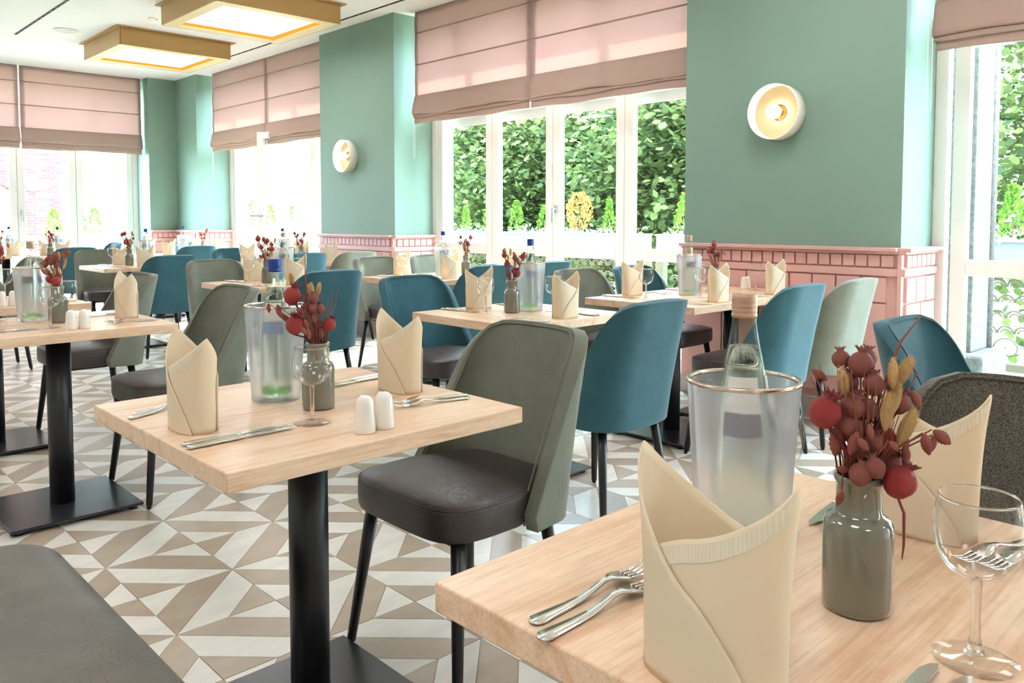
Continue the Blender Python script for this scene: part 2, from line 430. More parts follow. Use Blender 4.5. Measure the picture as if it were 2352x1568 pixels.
for kind in ('trap', 'tri'):
    for cname, cm in (('w', TILE_W), ('b', TILE_B)):
        # poly in local metres in the (U, V) frame; V axis is -90 deg from U in plan, so mirror y
        poly = [(x*S, -y*S) for x, y in piece_poly(kind)]
        pm[kind, cname] = prism('tile_'+kind+'_'+cname, poly, -.012, 0.0, cm, .0007)
hide_polys = [[(213, 931), (531, 1136), (1195, 970), (1195, 932), (805, 841)], [(990, 1342), (990, 1413), (1340, 1568), (2352, 1568), (2352, 1200), (1840, 1090), (1600, 1110)],
              [(0, 1245), (130, 1262), (260, 1380), (400, 1568), (0, 1568)]]
def inside(px, py, poly):
    c = False; n = len(poly)
    for i in range(n):
        x1, y1 = poly[i]; x2, y2 = poly[(i+1) % n]
        if (y1 > py) != (y2 > py) and px < (x2-x1)*(py-y1)/(y2-y1)+x1: c = not c
    return c
cells = []
for i in range(-40, 45):
    for j in range(-45, 45):
        cx, cy = cellpt(i, j, 0, 0)
        if XB-.4 < cx < 5.5 and YB-.4 < cy < YG+.4:
            for k in range(4):
                for kind in ('trap', 'tri'):
                    br = ((k % 2 == 0) == ((i+j) % 2 == 0)) == (kind == 'trap')
                    pts = [cellpt(i, j, *rot4(p, k)) for p in piece_poly(kind)]
                    mx = sum(p[0] for p in pts)/len(pts); my = sum(p[1] for p in pts)/len(pts)
                    if not (XB < mx < 5.38 and YB < my < YG+.18): continue
                    area = 0; pr = [proj(x, y, 0) for x, y in pts]
                    pc = proj(mx, my, 0)
                    if all(pr) and pc and 0 < pc[0] < 2352 and 520 < pc[1] < 1568 and mx < XW and my < YF:
                        area = abs(sum(pr[a][0]*pr[(a+1) % len(pr)][1]-pr[(a+1) % len(pr)][0]*pr[a][1] for a in range(len(pr))))/2
                        if any(inside(pc[0], pc[1], q) for q in hide_polys): area *= .02
                    cells.append((area, i, j, k, kind, br, pts))
cells.sort(key=lambda c: -c[0])
for area, i, j, k, kind, br, pts in cells[:298]:
    cx, cy = cellpt(i, j, 0, 0)
    # local (x, -y) frame: x along U, y along -V; plan rotation of U is -45 deg; k quarter turns in (U,V) are clockwise in plan
    o = obj('floor_tile', pm[kind, 'b' if br else 'w'], floor, (cx, cy, 0), (0, 0, -PI/4 - k*PI/2))
for want in (True, False):
    v, f = [], []
    for area, i, j, k, kind, br, pts in cells[298:]:
        if br != want: continue
        b = len(v); n = len(pts)
        v += [(x, y, 0) for x, y in pts] + [(x, y, -.012) for x, y in pts]
        f.append(tuple(b+q for q in range(n))[::-1])
        f += [(b+q, b+(q+1) % n, b+n+(q+1) % n, b+n+q) for q in range(n)]
    me = mesh('tile_rest', v, f, TILE_B if want else TILE_W)
    bm = bmesh.new(); bm.from_mesh(me); bmesh.ops.recalc_face_normals(bm, faces=bm.faces[:]); bm.to_mesh(me); bm.free()
    o = obj('floor_tiles_rest', me, floor); o['kind'] = 'stuff'

struct('ceiling', box('ceiling_slab', (XB-.2, 5.5, YB-.2, YG+.3, CEIL, CEIL+.2), WHITEP))
# window wall: piers between the bays
for k, (y0, y1) in enumerate(PIERS):
    struct('wall_window_pier_%d' % (k+1), box('pier', (XW, 5.45, y0, y1 if k else 12.6, 0, CEIL), MINT))
struct('wall_window_end', box('pier_end', (XW, 5.45, YB, -3.6, 0, CEIL), MINT)) if False else None
# far wall: pier by the corner, wall left of the windows
struct('wall_far_pier', box('far_pier', (4.31, XW, YF, YG+.3, 0, CEIL), MINT))
struct('wall_far_left', box('far_left', (XB, .62, YF, YG+.3, 0, CEIL), MINT))
struct('wall_left', box('wall_left_slab', (XB-.2, XB, YB, YG+.3, 0, CEIL), WHITEP))
struct('wall_back', box('wall_back_slab', (XB-.2, 5.45, YB-.2, YB, 0, CEIL), WHITEP))

# pink wainscot: backing, cap, rail, grid of raised tiles
wn = [0]
def wainscot(p0, along, length, outward, small0=0.0):
    """p0: start point on the wall face (x,y); along/outward unit vectors"""
    wn[0] += 1
    ax, ay = along; ox, oy = outward
    rz = math.atan2(ay, ax)
    # local frame: x along, -y outward (outward must be to the right of along)
    root = obj('trim_%d' % wn[0], box('wainscot_back', (0, length, -.022, 0, .10, .985), PINK)); root['kind'] = 'structure'
    root.location = (p0[0], p0[1], 0); root.rotation_euler = (0, 0, rz)
    obj('cap_moulding', box('cap', (-.001, length+.001, -.070, .0, 1.0, 1.022), PINK, .004), root)
    obj('cap_bed', box('cap_bed', (0, length, -.045, 0, .985, 1.0), PINK, .003), root)
    obj('rail', box('rail', (0, length, -.042, -.02, .862, .904), PINK, .003), root)
    sm, bg_ = .073, .146
    n = max(1, int((length-.02)/sm)); st = (length - n*sm)/2
    m1 = box('small_tile', (.005, sm-.005, -.039, -.02, .914, .979), PINK, .002)
    for q in range(n): obj('small_tile', m1, root, (st+q*sm, 0, 0))
    n = max(1, int((length-.02)/bg_)); st = (length - n*bg_)/2
    m2 = box('tile', (.005, bg_-.005, -.039, -.02, .712, .852), PINK, .002)
    for q in range(n): obj('tile', m2, root, (st+q*bg_, 0, 0))
    pw = bg_*2; n = max(1, round((length-.02)/pw)); pw = (length-2*st)/n
    m3 = box('panel', (.005, pw-.005, -.039, -.02, .16, .702), PINK, .002)
    for q in range(n): obj('panel', m3, root, (st+q*pw, 0, 0))
    return root
bn = 0
def baseboard(name, a): 
    struct(name, box('baseboard', a, SKIRT, .004))
for k, (y0, y1) in enumerate(PIERS):
    if k == 0: continue
    wainscot((XW, y1), (0, -1), y1-y0, (-1, 0))            # front face, along -Y, outward -X
    wainscot((XW-.040, y0), (1, 0), XG-XW+.040, (0, -1))          # return face towards the photographer
    baseboard('baseboard_pier_%d' % (k+1), (XW-.040, XG, y0-.040, y1, 0, .115))
wainscot((XW, 12.0), (0, -1), 12.0-11.27, (-1, 0))
wainscot((XW-.040, 11.27), (1, 0), XG-XW+.040, (0, -1))
wainscot((4.31, YF), (1, 0), XW-4.31, (0, -1))
baseboard('baseboard_pier_1', (XW-.040, XG, 11.23, 11.97, 0, .115))
baseboard('baseboard_far', (4.31, XW-.04, YF-.040, YF, 0, .115))

# ------------------------------------------------------------------ windows
def handle(parent, loc, rot=(0, 0, 0)):
    h = obj('handle', boxes('handle', [(-.012, 0, -.014, .014, -.035, .035), (-.045, -.012, -.008, .008, -.008, .008), (-.055, -.040, -.010, .010, -.12, .012)], CHROME, .003), parent, loc, rot)
    return h
def sash(parent, y0, y1, z0, z1, x0=0.0, d=.06, st=.075, zr=None, name='sash', loc=(0, 0, 0), rot=(0, 0, 0)):
    """sash in the local YZ plane (x = depth, room side is -x)"""
    bars = [(x0, x0+d, y0, y0+st, z0, z1), (x0, x0+d, y1-st, y1, z0, z1), (x0, x0+d, y0+st, y1-st, z0, z0+st), (x0, x0+d, y0+st, y1-st, z1-st, z1)]
    if zr: bars.append((x0, x0+d, y0+st, y1-st, zr[0], zr[1]))
    s = obj(name, boxes('sash', bars, PVC, .004), parent, loc, rot)
    spans = [(z0+st, z1-st)] if not zr else [(z0+st, zr[0]), (zr[1], z1-st)]
    for a, b in spans:
        obj('pane', box('pane', (x0+.024, x0+.030, y0+st-.005, y1-st+.005, a-.005, b+.005), PANE), s)
    return s
ZS0, ZS1 = .03, 2.26     # door-height sashes
RAIL = (.850, .945)
def window(n, y0, y1, stiles, openk=None, x=XG):
    root = bpy.data.objects.new('window_%d' % n, None); col.objects.link(root); root['kind'] = 'structure'; root.location = (x, 0, 0)
    # outer frame, transom above the sashes and upper lights behind the blinds
    bars = [(0, .08, y0, y0+.07, 0, CEIL), (0, .08, y1-.07, y1, 0, CEIL), (0, .08, y0+.07, y1-.07, 2.262, 2.34), (0, .08, y0+.07, y1-.07, CEIL-.09, CEIL), (0, .08, y0+.07, y1-.07, 0, .028)]
    obj('frame', boxes('frame', bars, PVC, .003), root)
    for k in range(len(stiles)-1):
        a, b = stiles[k], stiles[k+1]
        u = sash(root, a+.002, b-.002, 2.342, CEIL-.092, .012, .05, .05, None, 'top_light')
        if openk is not None and k == openk[0]:
            hinge, ang = openk[1], openk[2]
            s = sash(root, 0, b-a-.004, ZS0, ZS1, -.005, .06, .080, RAIL, 'open_sash', (0.0, hinge, 0), (0, 0, ang))
            handle(s, (-.006, b-a-.045, 1.22), (PI/2, 0, 0))
        else:
            s = sash(root, a+.002, b-.002, ZS0, ZS1, .008, .06, .084, RAIL)
            if k == 1: handle(s, (.006, b-.045, 1.27))
            elif k == 2: obj('hinge', lathe('hinge', [(0, -.05), (.008, -.05), (.008, .05), (0, .05)], PVC, 8), s, (.0, a+.01, 1.6))
    return root
window(1, 3.19, 6.57, [3.26, 4.095, 4.885, 5.675, 6.50])
window(2, 7.96, 11.27, [8.03, 8.85, 9.64, 10.47, 11.20], (1, 8.86, math.radians(35)))
window(3, -1.62, 1.76, [-1.55, -.75, .03, .83, 1.66])
window(5, -4.2, -3.05, [-4.13, -3.6, -3.12])
# far window turned by 90 degrees: local y runs along -X
wf = window(4, 0, 3.69, [.07, .83, 1.555, 2.29, 3.02, 3.62], None, 0)
wf.location = (4.31, YG, 0); wf.rotation_euler = (0, 0, PI/2)

# ------------------------------------------------------------------ roman blinds
def sweep_y(name, prof, y0, y1, mat, wav=0.0, ny=24, thick=.003, seed=0):
    rnd = random.Random(seed); ph = [rnd.uniform(0, 6.28) for _ in range(4)]
    v, f = [], []; n = len(prof)
    for i in range(ny+1):
        y = y0+(y1-y0)*i/ny
        for x, z, wgt in prof:
            dz = wgt*wav*(math.sin(y*5.1+ph[0])+.6*math.sin(y*11.3+ph[1]))
            v.append((x+dz*.5, y, z+dz))
    for i in range(ny):
        for k in range(n-1): f.append((i*n+k, i*n+k+1, (i+1)*n+k+1, (i+1)*n+k))
    me = mesh(name, v, f, mat, True)
    if thick: me = smooth(bake(me, [('SOLIDIFY', dict(thickness=thick, offset=0))]))
    return me
def roman_blind(label, loc, rz, y0, y1, seed, group=None, chain=True):
    root = thing('roman_blind', label, 'blind', loc, rz, group)
    p = [(0, CEIL-.002, 0)]
    zt = [3.185, 2.985, 2.68, 2.375]
    for a, b in zip(zt, zt[1:]):
        p += [(-.004, a-.01, 0), (-.010, (a+b)/2, 0), (-.006, b+.012, .2), (.002, b, .2)]
    fab = obj('fabric', sweep_y('fabric', p, y0, y1, BLIND, .004, seed=seed), root)
    for zz in zt[1:3]:
        obj('tuck_seam', sweep_y('tuck_seam', [(-.004, zz+.006, 0), (-.009, zz, 0), (-.004, zz-.006, 0)], y0, y1, BLINDD, 0, 8, .002), fab)
    obj('lower_fold', sweep_y('lower_fold', [(-.002, 2.385, 0), (-.012, 2.375, .2), (-.030, 2.31, .4), (-.046, 2.24, 1), (-.048, 2.205, 1), (-.036, 2.190, 1), (-.012, 2.20, .6), (.0, 2.23, .2)], y0-.004, y1+.004, BLINDD, .006, seed=seed+1), root)
    obj('second_fold', sweep_y('second_fold', [(.0, 2.23, 0), (-.020, 2.20, .5), (-.036, 2.176, 1), (-.030, 2.164, 1), (-.010, 2.172, .5)], y0, y1, BLINDD, .006, seed=seed+2), root)
    obj('hem', sweep_y('hem', [(-.004, 2.20, 0), (-.016, 2.17, .6), (-.018, 2.125, 1), (-.010, 2.110, 1)], y0+.004, y1-.004, BLINDD, .005, seed=seed+3), root)
    for yy in (y0, y1-.045):
        obj('side_hem', sweep_y('side_hem', [(.006, CEIL-.004, 0), (.006, 2.36, 0)], yy, yy+.045, BLINDD, 0, 1, .002), root)
    if chain:
        pts = [(.0, y1+.018, 3.15), (.0, y1+.018, 1.80), (.0, y1+.03, 1.775), (.0, y1+.042, 1.80), (.0, y1+.042, 3.15)]
        obj('pull_cord', tube('pull_cord', pts, .0018, WHITEP, 5), root)
    obj('head_rail', box('head_rail', (.004, .03, y0, y1, CEIL-.05, CEIL-.003), PVC), root)
    return root
XBl = 4.86
roman_blind('dusty pink roman blind over the four-pane window, half beside the pillar near the open window', (XBl, 0, 0), 0, 4.835, 6.43, 1)
roman_blind('dusty pink roman blind over the four-pane window, half beside the stone-column pillar', (XBl, 0, 0), 0, 3.235, 4.825, 5, chain=False)
roman_blind('dusty pink roman blind above the open casement, half next to the room corner', (XBl, 0, 0), 0, 9.50, 11.08, 9)
roman_blind('dusty pink roman blind above the open casement, half next to the lamp pillar', (XBl, 0, 0), 0, 8.0, 9.49, 13, chain=False)
roman_blind('taupe pink roman blind over the window by the stone column', (XBl, 0, 0), 0, .12, 1.66, 17)
roman_blind('roman blind over the window by the stone column, further panel', (XBl, 0, 0), 0, -1.5, .11, 19, chain=False)
roman_blind('pale pink roman blind on the far window, panel next to the corner pier', (4.31, 12.2, 0), PI/2, .03, 1.555, 21, chain=False)
roman_blind('pale pink roman blind on the far window, panel over the brick view', (4.31, 12.2, 0), PI/2, 1.575, 3.2, 25, chain=False)

# ------------------------------------------------------------------ ceiling fittings
def light_box(label, cx, cy, group=None, s=1.18):
    root = thing('ceiling_light_box', label, 'ceiling light', (cx, cy, CEIL), 0, group)
    h = s/2; zb = -.19; t = .11
    obj('flange', box('flange', (-h-.05, h+.05, -h-.05, h+.05, -.012, -.001), GOLD), root)
    sk = box('side_panel', (-h, h, -.012, .0, zb, -.012), GOLD)
    for k in range(4):
        a = k*PI/2; obj('side_panel', sk, root, (h*math.sin(a), -h*math.cos(a), 0) if k % 2 == 0 else (h*math.sin(a), 0, 0), (0, 0, a))
    fr = box('frame_bar', (-h, h, 0, t, zb, zb+.012), GOLDL)
    for k in range(4):
        a = k*PI/2; obj('frame_bar', fr, root, (h*math.sin(a)*1.0, -h*math.cos(a), 0), (0, 0, a))
    q = h-t
    obj('diffuser', box('diffuser', (-q+.03, q-.03, -q+.03, q-.03, zb+.030, zb+.036), PANEL), root)
    st = boxes('light_strip', [(-q, q, q-.035, q, zb+.010, zb+.034)], STRIP)
    obj('light_strip', st, root); obj('light_strip', st, root, (0, 0, 0), (0, 0, -PI/2))
    return root
light_box('square gold ceiling light box closest to the far corner', 3.56, 9.58)
light_box('square gold ceiling light box nearest the lamp pillar by the open casement', 3.56, 7.25)
for y in (4.35, 2.0, -.35, -2.7): light_box('square gold ceiling light box over the near half of the room', 3.56, y, 'ceiling lights over the near half of the room')  # copies of the two visible boxes, added out of view as interior fill light
for y in (9.58, 7.25, 4.9, 2.55, .2, -2.15): light_box('square gold ceiling light box over the near half of the room', -.6, y, 'ceiling lights over the near half of the room')  # second added row, out of view, only there to lift the room brightness
def slot(label, x, y0, y1):
    root = thing('linear_air_vent', label, 'air vent', (x, 0, CEIL))
    obj('slot', box('slot', (-.012, .012, y0, y1, -.004, -.0005), SLOT), root)
    y = y0+.1
    fin = box('fin', (-.011, .011, -.006, .006, -.0055, -.001), simple('vent_fin', (150, 150, 150), .5))
    while y < y1: obj('fin', fin, root, (0, y, 0)); y += .17
slot('long black ceiling air slot left of the gold light boxes', 2.28, 8.2, 10.2)
slot('long black ceiling air slot running along the window wall', 4.50, 2.0, 9.9)
r = thing('ceiling_speaker', 'round white speaker grille flush in the ceiling', 'speaker', (2.62, 9.6, CEIL))
obj('grille', lathe('grille', [(0, -.006), (.10, -.006), (.104, -.001), (0, -.001)], simple('grille', (226, 224, 222), .7), 28), r)
obj('ring', lathe('ring', [(.100, -.004), (.104, -.010), (.118, -.008), (.121, -.001), (.1, -.001)], WHITEP, 28), r)
r = thing('ceiling_downlight', 'tiny recessed round downlight with a brass ring', 'downlight', (3.10, 8.45, CEIL))
obj('ring', lathe('ring', [(.030, -.001), (.032, -.006), (.045, -.006), (.048, -.001)], BRASS, 20), r)
obj('lens', lathe('lens', [(0, -.003), (.031, -.003), (.031, -.001), (0, -.001)], emitter('lens', (1, .8, .5), 2.5), 16), r)

# ------------------------------------------------------------------ wall lamps
def sconce(label, y, z=1.84):
    root = thing('wall_lamp', label, 'wall lamp', (XW, y, z))
    R0, D = .170, .100
    rot = (0, -PI/2, 0)
    obj('drum', lathe('drum', [(R0-.006, .002), (R0, .002), (R0, D-.003), (R0-.003, D), (R0-.006, D-.003), (R0-.006, .012), (R0-.006, .002)], SCW, 56), root, rot=rot)
    obj('back_disc', lathe('back_disc', [(0, .002), (R0-.006, .002), (R0-.006, .010), (0, .010)], SCB, 48), root, rot=rot)
    obj('mount', lathe('mount', [(0, .01), (.050, .01), (.050, .016), (.024, .018), (.020, .034), (0, .034)], BRASS, 28), root, rot=rot)
    b = lathe('bulb', [(0.0001, .034)]+[(.044*math.sin(a), .078-.044*math.cos(a)) for a in [PI*k/14 for k in range(1, 14)]]+[(.0001, .122)], BULB, 28)
    obj('bulb', b, root, rot=rot)
sconce('round white drum wall lamp with glowing globe, pillar beside the stone-column window', 2.50)
sconce('round white drum wall lamp with glowing globe, pillar beside the open casement', 7.38)

# ------------------------------------------------------------------ tables
TH, TT = .75, .037
HALF = .355
TOPM = {}
def table(label, cx, cy, sx=.71, sy=.71, cols=((0, 0),), group=None, rz=0.0):
    """oak top on black steel columns with square foot plates; grain along local x"""
    root = thing('dining_table', label, 'table', (cx, cy, 0), rz, group)
    if (sx, sy) not in TOPM: TOPM[sx, sy] = box('table_top', (-sx/2, sx/2, -sy/2, sy/2, -TT, 0), OAK, .0025)
    obj('table_top', TOPM[sx, sy], root, (0, 0, TH))
    for dx, dy in cols:
        obj('column', COLM, root, (dx, dy, 0))
        pl_ = obj('foot_plate', PLATEM, root, (dx, dy, 0))
        for a, b in ((1, 1), (1, -1), (-1, 1), (-1, -1)):
            obj('foot', FOOTM, pl_, (a*.205, b*.205, 0))
        obj('top_bracket', BRACKM, root, (dx, dy, 0))
    return root
COLM = lathe('column', [(0, .026), (.0455, .026), (.0455, TH-TT-.006), (0, TH-TT-.006)], BLACK, 28)
for p_ in COLM.polygons: p_.use_smooth = abs(p_.normal.z) < .5
PLATEM = box('foot_plate', (-.238, .238, -.238, .238, .014, .026), BLACKP, .002)
FOOTM = lathe('foot', [(0, 0), (.018, 0), (.018, .014), (0, .014)], LEG, 12)
BRACKM = box('top_bracket', (-.16, .16, -.16, .16, TH-TT-.007, TH-TT-.0005), BLACK)

# ------------------------------------------------------------------ chairs
def chair_meshes():
    zb, zt = .392, .875
    a, Rr = .105, .125            # half of the straight back, corner radius
    turn = math.radians(80)
    def plan(s):
        sg = 1 if s >= 0 else -1; q = abs(s)
        if q <= a: return sg*q, 0.0, 0.0
        L = Rr*turn
        if q <= a+L:
            t = (q-a)/Rr; return sg*(a+Rr*math.sin(t)), Rr*(1-math.cos(t)), sg*t
        e = q-a-L; t = turn
        return sg*(a+Rr*math.sin(t)+e*math.cos(t)), Rr*(1-math.cos(t))+e*math.sin(t), sg*t
    rows, colsn = 15, 26
    v, f = [], []
    S0, S1, rc, vc = .405, .245, .085, .80
    for j in range(rows+1):
        vv = j/rows; vv = 1-(1-vv)**1.35
        half = S0+(S1-S0)*min(1, vv*1.0)
        if vv > vc: half -= rc*(1-math.sqrt(max(0, 1-((vv-vc)/(1-vc))**2)))
        # bottom corners a little rounded too
        if vv < .10: half -= .035*(1-math.sqrt(max(0, 1-((.10-vv)/.10)**2)))
        z0 = zb+(zt-zb)*vv
        for i in range(colsn+1):
            s = half*(2*i/colsn-1)
            x, y, t = plan(s)
            wid = 1.02-.05*vv
            rake = -.075*vv-.025*vv*vv
            dip = -.010*(abs(s)/.25)**2*vv
            low = .020*(1-min(1, abs(s)/.32))*(1-vv)      # lower edge bellies down at the back
            v.append((x*wid, -.212+y*(1-.12*vv)+rake, z0+dip-low))
    n = colsn+1
    for j in range(rows):
        for i in range(colsn): f.append((j*n+i, (j+1)*n+i, (j+1)*n+i+1, j*n+i+1))
    base = mesh('backrest_sheet', v, f)
    thick = bake(base, [('SOLIDIFY', dict(thickness=.038, offset=0, use_even_offset=True)), ('BEVEL', dict(width=.013, segments=3, limit_method='ANGLE', angle_limit=math.radians(50))),])
    smooth(thick)
    # seams along both edges of the rim
    loop = [j*n for j in range(rows+1)] + [rows*n+i for i in range(1, n)] + [j*n+colsn for j in range(rows-1, -1, -1)]
    nr = [Vector(vt.normal) for vt in base.vertices]; lines = []
    ctr = Vector((0, -.1, .6))
    for sg in (1, -1):
        lines.append([Vector(v[i])+nr[i]*(.0185*sg)+(ctr-Vector(v[i])).normalized()*.0115 for i in loop])
    return thick, lines
SHELL, RIMPTS = chair_meshes()
def seat_mesh():
    # plan outline: wider rounded front, narrower rear, domed top
    def outline(k, N):
        t = 2*PI*k/N; c, s = math.cos(t), math.sin(t)
        e = .42
        x = math.copysign(abs(c)**e, c); y = math.copysign(abs(s)**e, s)
        wx = .232 if y >= 0 else .232-.045*abs(y)
        return x*wx, y*.222
    N = 64; v, f = [], []
    prof = [(.93, .402), (.985, .406), (1.0, .416), (1.003, .445), (1.0, .474), (.992, .4825), (.975, .4870), (.92, .493), (.75, .501), (.45, .506), (.15, .508)]
    for sc, z in prof:
        for k in range(N):
            x, y = outline(k, N); v.append((x*sc, y*sc+.012, z))
    for r_ in range(len(prof)-1):
        for k in range(N):
            k2 = (k+1) % N; f.append((r_*N+k, r_*N+k2, (r_+1)*N+k2, (r_+1)*N+k))
    f.append(tuple(range(N))[::-1]); f.append(tuple((len(prof)-1)*N+k for k in range(N)))
    me = mesh('seat', v, f, LEATHER, True)
    ring = [(outline(k, N)[0]*.990, outline(k, N)[1]*.990+.012, .4845) for k in range(N)]
    ring.append(ring[0])
    return me, tube('seam', ring, .0022, LEATHER, 5, cap=False)
SEAT, SEAM = seat_mesh()
def leg_mesh(tx, ty, fx, fy):
    return tube('leg', [(tx, ty, .43), (fx+(tx-fx)*.03, fy+(ty-fy)*.03, .012), (fx, fy, .012), (fx, fy, 0)], [.0195, .0125, .009, .009], LEG, 14)
LEGS = [leg_mesh(.178, .165, .232, .215), leg_mesh(-.178, .165, -.232, .215), leg_mesh(.155, -.150, .207, -.205), leg_mesh(-.155, -.150, -.207, -.205)]
UNDER = box('seat_frame', (-.18, .18, -.15, .18, .384, .406), LEG, .004)
SHELLS, PIPES = {}, {}
for cn, cm in (('teal', TEAL), ('sage', SAGE), ('tweed', TWEED)):
    s_ = SHELL.copy(); s_.materials.clear(); s_.materials.append(cm); SHELLS[cn] = s_
    PIPES[cn] = [tube('piping', ln, .0026, cm, 6) for ln in RIMPTS]
def chair(x, y, rz, color, label, group=None):
    root = thing('dining_chair', label, 'chair', (x, y, 0), rz, group)
    bk = obj('backrest', SHELLS[color], root)
    for pm_ in PIPES[color]: obj('piping', pm_, bk)
    st = obj('seat', SEAT, root); obj('seam', SEAM, st)
    obj('seat_frame', UNDER, root)
    for m_ in LEGS: obj('leg', m_, root)
    return root
FY, BY, FX, BX = 0.0, PI, -PI/2, PI/2     # facing +Y, -Y, +X, -X

# ------------------------------------------------------------------ tableware
def napkin_meshes():
    def ell(t, k=1.0, off=0.0):
        c, q = math.cos(t), math.sin(t); e = .82
        return ((.064*k+off)*math.copysign(abs(c)**e, c), (.036*k+off)*math.copysign(abs(q)**e, q))
    def pt(t, z, off):
        u = math.cos(t)                       # +1 right end, -1 left end
        fl = 1.0+.05*(z/.2)**2
        x, y = ell(t, fl, off)
        return (x + u*.010*(z/.2)**3, y, z)
    def sheet(name, cols, mat, rows=14, th=.0022):
        v, f = [], []; n = len(cols)
        for t, z0, z1, off in cols:
            for r_ in range(rows+1):
                z = z0+(z1-z0)*r_/rows; v.append(pt(t, z, off(z) if callable(off) else off))
        for k in range(n-1):
            for r_ in range(rows): f.append((k*(rows+1)+r_, (k+1)*(rows+1)+r_, (k+1)*(rows+1)+r_+1, k*(rows+1)+r_+1))
        me = mesh(name, v, f, mat, True)
        return smooth(bake(me, [('SOLIDIFY', dict(thickness=th, offset=1))])) if th else me
    # inner sheet: front from the left end to the right peak, then down round the back
    cols = []
    for k in range(61):
        q = k/60*1.62; t = PI*1.0+PI*q        # pi = left end, 1.5 pi = front, 2 pi = right end, 2.5 pi = back
        top = .098+.098*q**1.25 if q <= 1 else .196-.095*((q-1)/.62)**.8
        cols.append((t, 0.0, top, 0.0))
    inner = sheet('napkin_inner', cols, NAP)
    # outer sheet: back from the right, up to the left peak, then over the front to a slanting edge
    cols = []
    for k in range(33):
        q = k/32; t = PI*.20+PI*.80*q
        cols.append((t, 0.0, .105+.098*q**1.35, .0030))
    back = [c for c in cols]
    for k in range(1, 29):
        d = k/28*.80; t = PI+PI*d
        top = .203*(1-d/.80)**.86
        back.append((t, 0.0, max(.0006, top), .0040))
    outer = sheet('napkin_outer', back, NAP)
    # ribbed border strip under the slanting top edge of the inner sheet, on its front face
    cols = []
    for k in range(25):
        q = .28+.68*k/24; t = PI+PI*q; top = .098+.098*q**1.25
        cols.append((t, top-.021, top-.004, .0026))
    band = sheet('napkin_band', cols, NAPB, 2, 0)
    return outer, inner, band
NB, NF, ND = napkin_meshes()
def napkin(x, y, rz, label, sc=1.0, z=TH):
    root = thing('folded_napkin', label, 'napkin', (x, y, z+.0005), rz); root.scale = (sc, sc, sc)
    obj('outer_fold', NB, root); fl = obj('inner_fold', NF, root); obj('embossed_border', ND, fl)
    return root

def cutlery_meshes():
    # fork: handle at -x end, tines towards +x; profile arched
    L = .205
    def arch(x):   # height of the centre line
        q = x/L
        return .0028+.010*math.exp(-((q-.62)/.16)**2)+(.006*max(0, (q-.8)/.2)**2)
    def half(x):
        q = x/L
        if q < .05: return .0095*math.sqrt(max(.02, 1-((.05-q)/.05)**2))*.95+.0005
        if q < .60: return .0100+(.0034-.0100)*((q-.05)/.55)**.8
        if q < .74: return .0034+(.0118-.0034)*math.sin((q-.60)/.14*PI/2)
        return .0118
    v, f = [], []
    xs = [L*q for q in (0, .01, .025, .05, .1, .18, .28, .38, .48, .56, .61, .65, .69, .74, .78)]
    for x in xs:
        h = half(x); z = arch(x); th = .0012
        dish = -.0015 if x > .66*L else 0
        for yy, zz in ((-h, 0), (0, dish), (h, 0)): v.append((x, yy, z+zz+th))
        for yy, zz in ((h, 0), (0, dish), (-h, 0)): v.append((x, yy, z+zz-th))
    for k in range(len(xs)-1):
        for i in range(6):
            i2 = (i+1) % 6; f.append((k*6+i, (k+1)*6+i, (k+1)*6+i2, k*6+i2))
    f.append((0, 1, 2, 3, 4, 5)); f.append(tuple(len(v)-6+i for i in range(6))[::-1])
    handle_ = mesh('fork_handle', v, f, STEEL, True)
    tine = tube('tine', [(L*.775, 0, arch(L*.775)), (L*.87, 0, arch(L*.87)), (L*.95, 0, arch(L*.95)+.001), (L*1.0, 0, arch(L)+.003)], [.0018, .0016, .0013, .0006], STEEL, 6)
    # knife: handle at -x end, blade towards +x
    LK = .225
    v, f = [], []
    hx = [(0, .003, .003), (.003, .0075, .0042), (.03, .0078, .0045), (.075, .0062, .0043), (.105, .0050, .0040), (.112, .0055, .0042), (.116, .0045, .0030)]
    for x, hy, hz in hx:
        for k in range(10):
            a = 2*PI*k/10; v.append((x, hy*math.cos(a), .0046+hz*math.sin(a)))
    for k in range(len(hx)-1):
        for i in range(10):
            i2 = (i+1) % 10; f.append((k*10+i, (k+1)*10+i, (k+1)*10+i2, k*10+i2))
    f.append(tuple(range(10))); f.append(tuple(len(v)-10+i for i in range(10))[::-1])
    kh = mesh('knife_handle', v, f, STEEL, True)
    poly = [(.112, -.0045), (.112, .0045), (.14, .0085), (.18, .0095), (.205, .0085), (.219, .004), (LK, -.003), (.215, -.0058), (.17, -.0065)]
    kb = prism('blade', poly, .0040, .0056, STEEL, .0004)
    return handle_, tine, kh, kb
FKH, FKT, KNH, KNB = cutlery_meshes()
def fork(x, y, rz, label, group):
    root = thing('fork', label, 'fork', (x, y, TH), rz, group)
    obj('handle', FKH, root)
    for dy in (-.0096, -.0032, .0032, .0096): obj('tine', FKT, root, (0, dy, 0))
def knife(x, y, rz, label, group):
    root = thing('knife', label, 'knife', (x, y, TH), rz, group)
    obj('handle', KNH, root); obj('blade', KNB, root)

